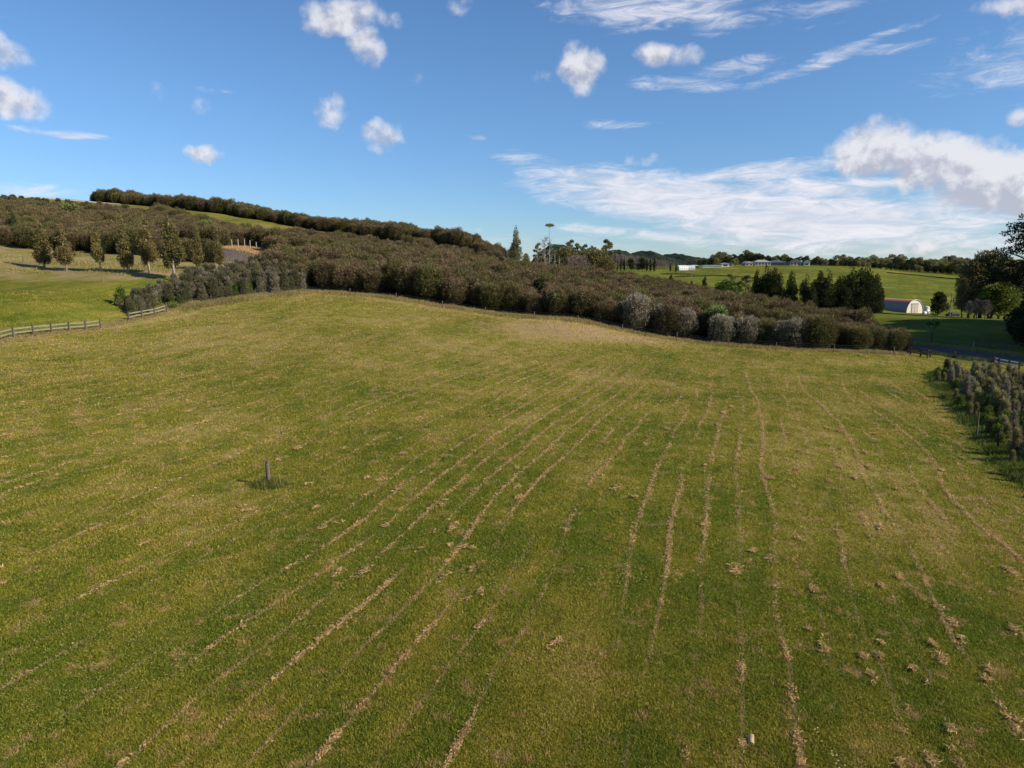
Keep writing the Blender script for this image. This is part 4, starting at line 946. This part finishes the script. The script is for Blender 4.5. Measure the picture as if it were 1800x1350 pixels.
m2 = MB(); m2.tube([(0.02, a*1.012, z_*1.012) for a, z_ in arc], .10, 5); m2.obj('end_trim', M_WHITE, barn)
dr = MB().box((-.05, -.2, 1.75), (.08, 2.9, 3.5)).obj('sliding_door', M_CREAM, barn)
MB().box((.02, -.2, 3.6), (.12, 3.3, .12)).obj('door_track', M_RAIL, barn)
for k in (-1, 0, 1): MB().box((.0, -.2+k*1.3, 1.75), (.05, .06, 3.4)).obj('door_batten', M_POST, dr)
# tank and clutter beside the barn
def tank(u, Y, r_, hh, m_, lab):
    x, y = W(u, Y); o = empty('water_tank', (x, y, h1(x, y)), 0, 1, lab, 'tank'); MB().tube([(0,0,-.1), (0,0,hh)], r_, 16, True).obj('drum', m_, o, False)
    MB().tube([(0,0,hh), (0,0,hh+.25), (0,0,hh+.32)], [r_*1.03, r_*.4, r_*.1], 16).obj('lid', m_, o, True)
tank(1627.5, 258, 1.05, 2.6, M_WHITE, 'white upright tank against the right side of the curved barn')
for u, Y, sx, lab in [(1631, 256, 1.3, 'larger wrapped white bale right of the white tank'), (1625, 255, .9, 'small white wrapped bale in front of the white tank')]:
    x, y = W(u, Y); z = h1(x, y); rb = .62*sx
    o = MB().tube([(-.7*sx, 0, rb-.03), (-.6*sx, 0, rb), (.6*sx, 0, rb), (.7*sx, 0, rb-.03)], [rb*.9, rb, rb, rb*.9], 14).obj('wrapped_bale', M_WHITE); o.location = (x, y, z); o.rotation_euler.z = .5; tag(o, lab, 'bale')
def vehicle(u, Y, kind, m_, lab, cat, rz):
    x, y = W(u, Y); o = empty(kind, (x, y, h1(x, y)), rz, 1, lab, cat)
    L_, Wd_, = (4.3, 1.75)
    if kind == 'parked_car':
        pr = [(-2.1,.35),(-2.15,.75),(-1.9,.95),(-1.2,1.0),(-.7,1.42),(.7,1.45),(1.25,.98),(2.0,.85),(2.15,.6),(2.1,.35)]
    elif kind == 'boat':
        pr = [(-2.4,.75),(-2.5,1.25),(1.6,1.3),(2.8,1.55),(2.2,1.05),(1.4,.75)]
    else:
        pr = [(-2.3,.55),(-2.3,2.3),(-2.1,2.5),(1.9,2.5),(2.4,1.7),(2.4,.9),(2.1,.55)]
    m1 = MB(); n = len(pr); hw = Wd_/2
    for s in (-hw, hw):
        for a, b in pr: m1.v.append((a, s*(.86 if b > 1.2 and kind == 'parked_car' else 1), b))
    for i in range(n): k = (i+1) % n; m1.f.append((i, k, n+k, n+i))
    m1.f += [tuple(range(n))[::-1], tuple(range(n, 2*n))]; m1.obj('hull' if kind == 'boat' else 'body', m_, o)
    if kind != 'boat':
        zc = 1.2 if kind == 'parked_car' else 1.75
        for s in (-1, 1): MB().box((0, s*(hw*(.885 if kind == 'parked_car' else 1.0)+.02), zc), (1.5, .03, .3)).obj('side_window', M_GLASS, o)
        MB().box((-1.0 if kind == 'parked_car' else 2.2, 0, 1.25 if kind == 'parked_car' else 2.0), (.1, 1.2, .28)).obj('end_window', M_GLASS, o)
    else:
        MB().box((.5, 0, 1.45), (.8, 1.1, .35)).obj('windscreen', M_GLASS, o); MB().bar((2.4,0,.7), (3.6,0,.5), .08, .08).obj('drawbar', M_WIRE, o)
    for a in ((-1.35, 1.35) if kind == 'parked_car' else (-.3,)):
        for s in (-1, 1):
            MB().tube([(a, s*(hw-.12), .33), (a, s*(hw+.04), .33)], .33, 14).obj('wheel', M_TYRE, o)
vehicle(1674, 240, 'parked_car', M_CAR, 'dark car parked beside the power pole', 'car', .25)
vehicle(1494, 252, 'boat', M_RED, 'small red-sided boat on a trailer, leftmost of the parked row by the barn', 'boat', .15)
vehicle(1507, 252, 'caravan', M_WHITE, 'small white caravan in the parked row left of the barn', 'caravan', .2)
vehicle(1519, 253, 'boat', M_WHITE, 'white boat on a trailer in the middle of the parked row', 'boat', .1)
vehicle(1533, 253, 'boat', M_ROOFG, 'grey-white boat on a trailer nearest the barn', 'boat', .12)
# power pole
x, y, hh = top_at(1669, 238, 515); o = empty('power_pole', (x, y, h1(x, y)), .35, 1, 'tall wooden power pole with crossarm beside the parked car', 'power pole')
MB().tube([(0,0,-.3), (0,0,hh)], [.17, .12], 8).obj('pole', M_RAIL, o); MB().box((0,.16,hh-.7), (2.0,.10,.12)).obj('crossarm', M_POST, o)
for k in (-.85, 0, .85): MB().tube([(k, .16, hh-.64), (k, .16, hh-.46)], .05, 6).obj('insulator', M_WHITE, o)
MB().tube([(.0,-.28,hh*.62), (0,-.28,hh*.62+.75)], .20, 10).obj('transformer', M_ROOFG, o)
x, y, hh = top_at(1215.5, 330, 479); o = empty('power_pole', (x, y, h1(x, y)), 0, 1, 'thin pale power pole standing on the green slope', 'power pole')
MB().tube([(0,0,-.3), (0,0,hh)], [.17, .12], 8).obj('pole', M_RAIL, o); MB().box((0,.16,hh-.5), (1.8,.10,.12)).obj('crossarm', M_RAIL, o)
# ------------------------------------------------------------------ farm buildings
def house(u, Y, wd, dp, wallh, roofh, wm, rm, lab, rz=0., gable_end=False, nwin=4, cat='house', nm='farmhouse'):
    x, y = W(u, Y); z = min(h1(x-wd/2, y), h1(x+wd/2, y), h1(x, y+dp))-.05
    o = empty(nm, (x, y, z), rz, 1, lab, cat)
    MB().box((0, dp/2, wallh/2), (wd, dp, wallh)).obj('wall', wm, o)
    e = .45; m1 = MB()
    if gable_end:
        A = [(-wd/2-e, -e, wallh+.02), (wd/2+e, -e, wallh+.02), (wd/2+e, dp+e, wallh+.02), (-wd/2-e, dp+e, wallh+.02), (0, -e, wallh+roofh), (0, dp+e, wallh+roofh)]
        m1.v = A; m1.f = [(0,4,5,3), (1,2,5,4), (0,1,4), (3,5,2), (0,3,2,1)]
    else:
        A = [(-wd/2-e, -e, wallh+.02), (wd/2+e, -e, wallh+.02), (wd/2+e, dp+e, wallh+.02), (-wd/2-e, dp+e, wallh+.02), (-wd/2+dp*.35, dp/2, wallh+roofh), (wd/2-dp*.35, dp/2, wallh+roofh)]
        m1.v = A; m1.f = [(0,1,5,4), (2,3,4,5), (1,2,5), (3,0,4), (0,3,2,1)]
    m1.obj('roof', rm, o)
    for i in range(nwin):
        xx = -wd/2+wd*(i+.5)/nwin; f = MB().box((xx, -.03, wallh*.52), (wd/nwin*.55, .08, wallh*.5)).obj('window', M_GLASS, o)
        MB().box((xx, -.05, wallh*.52+wallh*.27), (wd/nwin*.62, .10, .10)).obj('frame', M_WHITE, f)
    if nm == 'farmhouse' and not gable_end: MB().box((wd*.18, dp*.5, wallh+roofh*.9), (.7,.7,1.1)).obj('chimney', M_BEIGE, o)
    return o
house(1317, 478, 5.2, 6, 1.7, 1.3, M_BEIGE, M_ROOFG, 'small pale gabled farmhouse, leftmost on the ridge', .1, True, 2)
house(1341, 480, 10.5, 8, 2.3, 1.5, M_BEIGE, M_ROOFG, 'long pale farmhouse with grey roof on the ridge', 0, False, 5)
house(1367, 481, 10.5, 8, 2.0, 1.5, M_ROOFD, M_ROOFB, 'long dark farmhouse with slate-blue roof on the ridge', 0, False, 5)
house(1401, 481, 9.5, 8, 2.0, 1.6, M_BEIGE, M_ROOFD, 'low farmhouse with charcoal roof on the ridge', 0, False, 4)
house(1418, 479, 3.8, 6, 1.9, 1.9, M_WHITE, M_ROOFG, 'small white gable building at the right end of the ridge houses', -.2, True, 1)
house(1252, 455, 12.5, 4, 1.1, .35, M_WHITE, M_ROOFG, 'long low white shed left of the farmhouses', .03, False, 0, 'shed', 'shed')
house(1275, 458, 5, 4, 1.9, .7, M_CREAM, M_ROOFG, 'small tan shed at the right end of the long white one', .1, True, 1, 'shed', 'shed')
house(1284, 462, 3.6, 3, 1.9, .8, M_BEIGE, M_ROOFD, 'tiny dark-roofed shed beside the tan one', 0, True, 1, 'shed', 'shed')
house(1222, 448, 5.5, 4, 1.4, .7, M_ROOFD, M_ROOFG, 'dark open shed right of the glasshouses', .05, False, 2, 'shed', 'shed')
def glasshouse(u, Y, wd, dp, hh, lab, rz):
    x, y = W(u, Y); o = empty('glasshouse', (x, y, h1(x, y)-.1), rz, 1, lab, 'glasshouse'); m1 = MB(); n = 9
    pf = [(wd/2*math.cos(math.pi*i/(n-1)), hh*math.sin(math.pi*i/(n-1))**.8) for i in range(n)]
    for yy in (0, dp):
        for a, b in pf: m1.v.append((yy, a, b))
    for i in range(n-1): m1.f.append((i, i+1, n+i+1, n+i))
    m1.f += [tuple(range(n)), tuple(range(n, 2*n))[::-1]]; m1.obj('cover', M_WHITE, o)
    for k in range(4): MB().tube([(dp*(k+.5)/4, a*1.01, b*1.01) for a, b in pf], .05, 4).obj('hoop', M_WIRE, o)
    MB().box((-.03, 0, hh*.4), (.05, 1.0, hh*.75)).obj('door', M_ROOFG, o)
glasshouse(1191, 432, 5, 5.6, 3.0, 'left white arched glasshouse beside the dark columns', R(12))
glasshouse(1206, 434, 5, 5.2, 2.7, 'right white arched glasshouse', R(-10))
# ================================================================== ground cover
rs = np.random.RandomState(77)
def rowcoords(x, y): return x*math.cos(ROWA)-y*math.sin(ROWA), x*math.sin(ROWA)+y*math.cos(ROWA)
def rowmask(x, y):
    wob = (fbm(x, y, .045, 2, 2)-.5)*3.0; ac, al = rowcoords(x, y); ac = ac+wob; sp = 1.22; ri = np.round(ac/sp)
    target = ri*sp+(vnoise(al*.0+ri*3.7, al, .35, 5)-.5)*.22; r_ = np.hypot(x, y)
    d = np.abs(target-ac)/(.035+.0010*r_); k = np.exp(-d*d)
    lg = vnoise(ri*9.7, al, .16, 3)*.6+vnoise(ri*4.3, al, .9, 6)*.5+_rt[(ri.astype(int)*13) & 255, (ri.astype(int)*29+7) & 255]*.34+.20*np.clip((x+16)/13, 0, 1)
    return k*np.clip((lg-.66)*3, 0, 1)*np.clip((88-r_)/20, 0, 1)
def blades(name, px, py, nb, length, width, m_, label, spread=.06, lean=.55, zoff=0., flat=False, tone=None):
    """nb blades round every tuft position, one triangle each"""
    n = len(px); z = hgt(px, py)
    X_ = np.repeat(px, nb)+rs.normal(size=n*nb)*np.repeat(spread*np.ones(n), nb); Yy = np.repeat(py, nb)+rs.normal(size=n*nb)*np.repeat(spread*np.ones(n), nb)
    Z_ = np.repeat(z, nb)+zoff; L_ = np.repeat(length*np.ones(n), nb)*(.5+rs.rand(n*nb)); W_ = np.repeat(width*np.ones(n), nb)
    D = rs.normal(size=(n*nb, 3))*lean; D[:,2] = (np.abs(D[:,2])*.35+.04) if flat else 1.; D /= np.linalg.norm(D, axis=1)[:,None]
    q = rs.normal(size=(n*nb, 3)); q[:,2] *= .3; S = np.cross(D, q); S /= np.linalg.norm(S, axis=1)[:,None]
    B = np.stack([X_, Yy, Z_], 1); a = B-S*W_[:,None]*.5; b = B+S*W_[:,None]*.5; c = B+D*L_[:,None]
    if flat: a[:,2] += rs.rand(n*nb)*.05; b[:,2] += rs.rand(n*nb)*.05
    V = np.stack([a, b, c], 1).reshape(-1, 3); F = np.arange(3*n*nb).reshape(-1, 3)
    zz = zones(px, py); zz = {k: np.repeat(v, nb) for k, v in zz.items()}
    tn = rs.rand(n*nb) if tone is None else np.clip(np.repeat(tone, nb)+rs.normal(size=n*nb)*.22, 0, 1)
    zz['tone'] = tn
    if name == 'turf_grass': zz['straw'] = np.clip(zz['straw']+.85*rowmask(X_, Yy), 0, 1)
    me = mesh_np(name, V, F, [m_], fattrs=zz); return tag(link(name, me), label, kind='stuff')
# sampling even in the picture: density falls with distance
def samp(n, r0, r1, pw=1.65, az=41):
    a = np.radians(rs.uniform(-az, az, n)); u = rs.rand(n); e = 1-pw
    r_ = (r0**e+u*(r1**e-r0**e))**(1/e); return r_*np.sin(a), r_*np.cos(a)
px, py = samp(340000, 12.5, 124, 1.53); r_ = np.hypot(px, py); k = inpoly(px, py, FIELD) | ((px < -34) & (py > 60) & (px < -.42*(py-66)-30+1.0*0) & (py < 124) & ~inpoly(px, py, STRIP) & ~inpoly(px, py, BUSH))
px, py, r_ = px[k], py[k], r_[k]
tf = fbm(px, py, 1.6, 3, 11); lng = (.035+.0009*r_)*(.40+1.4*tf)
blades('turf_grass', px, py, 4, lng, .010+.00085*r_, M_BLADE, 'short mown grass blades covering the field', .05+.0022*r_, .75)
# cut grass lying in rows
def rowpts(n, r0, r1):
    x, y = samp(n, r0, r1, 1.45); wob = (fbm(x, y, .045, 2, 2)-.5)*3.0
    ac, al = rowcoords(x, y); ac = ac+wob; sp = 1.22; ri = np.round(ac/sp); 
    target = ri*sp+(vnoise(al*.0+ri*3.7, al, .35, 5)-.5)*.22
    d = target-ac; wd = .012+.052*vnoise(ri*5.1, al, 1.4, 9)**2+.0004*al
    ac2 = target+rs.normal(size=n)*wd-wob
    x2 = ac2*math.cos(ROWA)+al*math.sin(ROWA); y2 = -ac2*math.sin(ROWA)+al*math.cos(ROWA)
    # a row is broken; some rows are nearly absent
    rowk = _rt[(ri.astype(int)*13) & 255, (ri.astype(int)*29+7) & 255]
    long_ = vnoise(ri*9.7, al, .16, 3); cl = vnoise(ri*4.3, al, 1.3, 6)
    east = np.clip((x2+13)/13, 0, 1); r_ = np.hypot(x2, y2)
    dens = .50*cl+.62*long_+.40*rowk+.24*east+.16*np.clip((r_-18)/20, 0, 1)
    thr = 1.11-.17*east*np.clip((r_-20)/18, 0, 1)+np.clip((r_-62)/26, 0, 1)*.35
    brk = vnoise(x2, y2, 5.5, 12)*.6+vnoise(x2, y2, 2.1, 14)*.4
    keep = (dens+.55*(brk-.5)+.06*rs.normal(size=n) > thr+rs.rand(n)*.30) & inpoly(x2, y2, FIELD) & (segd(x2, y2, BED[:7]) > 1.3)
    return x2[keep], y2[keep]
px, py = rowpts(72000, 12.5, 80); r_ = np.hypot(px, py)
blades('cut_grass_rows', px, py, 3, .05+.0011*r_, .008+.0006*r_, M_STRAW, 'dry straw-coloured cut grass lying in broken mowing rows', .03+.0006*r_, .9, .035, True, tone=.35+.5*fbm(px, py, 3., 2, 4))
# scattered dry clumps, raised little heaps
cx_, cy_ = samp(330, 13, 60, 1.5); k = inpoly(cx_, cy_, FIELD) & ((fbm(cx_, cy_, .14, 2, 8)+.14*np.clip(cx_/22, -.5, 1)) > .54); cx_, cy_ = cx_[k], cy_[k]
n = len(cx_); cs = .05+.12*rs.rand(n)**2; per = (26+cs*320).astype(int)
ga = rs.normal(size=per.sum())*np.repeat(cs*1.5, per); gb = rs.normal(size=per.sum())*np.repeat(cs*.55, per)
hx = np.repeat(cx_, per)+ga*math.sin(ROWA)+gb*math.cos(ROWA); hy = np.repeat(cy_, per)+ga*math.cos(ROWA)-gb*math.sin(ROWA)
kq = vnoise(hx, hy, 7., 3)*.6+vnoise(hx, hy, 3., 8)*.4 > .44; hx, hy = hx[kq], hy[kq]; hr = np.hypot(hx, hy)
blades('dry_grass_clumps', hx, hy, 2, .09+.0018*hr, .012+.0008*hr, M_STRAW, 'small heaps of dry cut grass scattered over the field', .03, .9, .05, True, tone=.3+.45*fbm(hx, hy, 2., 2, 4))
# long grass along the edges
def along(pl, n, wd, side=0.):
    P = np.array(pl); seg = P[1:]-P[:-1]; L_ = np.linalg.norm(seg, axis=1); c = np.concatenate([[0], np.cumsum(L_)]); t = rs.rand(n)*c[-1]; i = np.clip(np.searchsorted(c, t)-1, 0, len(seg)-1)
    f = (t-c[i])/L_[i]; q = P[i]+seg[i]*f[:,None]; nn = np.stack([-seg[i][:,1], seg[i][:,0]], 1)/L_[i][:,None]
    o = side+rs.normal(size=n)*wd; return q[:,0]+nn[:,0]*o, q[:,1]+nn[:,1]*o
ax, ay = along(TREELINE, 5200, .9, .3); bx1, by1 = along(EDGE_STRIP, 2600, 1.1, .5); cx1, cy1 = along(FENCE_L+FENCE_L2, 1700, .45, .2)
px, py = np.concatenate([ax, bx1, cx1]), np.concatenate([ay, by1, cy1]); hh = np.concatenate([np.full(len(ax), .30), np.full(len(bx1), .36), np.full(len(cx1), .16)])
hh = hh*(.5+1.1*fbm(px, py, .5, 2, 3)); blades('rough_edge_grass', px, py, 6, hh, .06, M_ROUGH, 'rough dry grass growing along the fences and bush edge', .16, .35, tone=.25+.6*fbm(px, py, .35, 2, 1))
lx, ly = rs.uniform(-100, -34, 9000), rs.uniform(108, 160, 9000); k = (~inpoly(lx, ly, BUSH)) & (~inpoly(lx, ly, STRIP)) & (ly > 114+fbm(lx, ly, .08, 2, 6)*8) & (fbm(lx, ly, .16, 3, 9) > .44)
lx, ly = lx[k], ly[k]; blades('rough_paddock_grass', lx, ly, 6, .35, .075, M_ROUGH, 'tufts of long dry grass under the conifer row', .25, .35, tone=.15+.8*fbm(lx, ly, .2, 3, 2))
bx2, by2 = W(438, 156); qx, qy = bx2+rs.normal(size=2600)*5.0, by2+rs.normal(size=2600)*3.2; k = (segd(qx, qy, DRIVE) > 5); blades('bank_grass', qx[k], qy[k], 6, .4, .08, M_STRAW, 'straw-coloured long grass on the bank above the driveway', .2, .35, tone=np.full(k.sum(), .75))
vx, vy = along(ROAD[:8], 5200, .9, 6.0); wx_, wy_ = along(ROAD[:8], 2600, .7, -5.2); px, py = np.concatenate([vx, wx_]), np.concatenate([vy, wy_])
blades('verge_grass', px, py, 6, .38, .06, M_ROUGH, 'brownish long grass on the road verges', .18, .35, tone=.35+.5*fbm(px, py, .3, 2, 1))
ex, ey = along(BED[:7], 5200, .45, -.75); gx1, gy1 = rs.uniform(25, 62, 26000), rs.uniform(30, 95, 26000); k = inpoly(gx1, gy1, BED); px, py = np.concatenate([ex, gx1[k]]), np.concatenate([ey, gy1[k]])
blades('tall_green_grass', px, py, 7, .30*(.5+1.1*fbm(px, py, .6, 2, 3)), .045, M_LUSHG, 'long green grass under and around the right-hand planting', .14, .4, tone=.1+.75*fbm(px, py, .4, 3, 2))
dx1, dy1 = along(WL([(1188,356),(1225,378),(1262,388),(1325,376)]), 1500, .5); dx2, dy2 = along(WL([(1560,436),(1620,428),(1692,420)]), 1300, .6); dx3, dy3 = along(WL([(1166,392),(1196,398),(1216,392)]), 700, .8)  # third line: dark blades standing in for shadow bands on the slope
blades('scrub_and_shade_lines', np.concatenate([dx1, dx2, dx3]), np.concatenate([dy1, dy2, dy3]), 5, .55, .22, M_MANG, 'thin dark lines of rushes, scrub and modelled shadow bands crossing the far green paddock', .5, .5)
# tuft of long grass round the lone post
tx, ty = W(472, 32.3); n = 520; q = rs.normal(size=(n, 2))*(.55, .32); q[:,0] += .22
blades('post_grass_tuft', tx+q[:,0], ty+q[:,1], 5, .30*np.exp(-(q**2).sum(1)*1.6)+.07, .022, M_LUSHG, 'long green grass growing round the foot of the lone post', .05, .38, tone=rs.rand(n)**2)
q = rs.normal(size=(90, 2))*(.40, .22); blades('post_dry_tuft', tx+q[:,0]+.1, ty+q[:,1]-.1, 4, .34, .018, M_ROUGH, 'dry grass stalks mixed in round the lone post', .05, .45, tone=rs.rand(90))
# yellow and white flowers
fx, fy = samp(9000, 14, 44, 1.2); k = inpoly(fx, fy, FIELD) & (fbm(fx, fy, .22, 3, 21)+.16*np.exp(-((fx+3.5)**2+(fy-21)**2)/40) > .62) & (fx < 7); fx, fy = fx[k][:1400], fy[k][:1400]
n = len(fx); fz = hgt(fx, fy)+.07+.05*rs.rand(n); V = []; s = .014+.0006*np.hypot(fx, fy)
cc = np.stack([fx, fy, fz], 1)
V = np.stack([cc+np.stack([s*math.cos(a), s*math.sin(a), s*.35*math.cos(a+.6)], 1) for a in (0, 1.257, 2.513, 3.77, 5.027)], 1).reshape(-1, 3)
F = (np.arange(n)[:,None]*5+np.array([0,1,2,3,4])[None])
tag(link('meadow_flowers', mesh_np('meadow_flowers', V, F, [M_FLOWER])), 'tiny yellow flowers dotted through the nearer grass', kind='stuff')
print('TRIS', sum(len(m.loops)-2*len(m.polygons) for m in bpy.data.meshes), 'OBJ', len(bpy.data.objects))
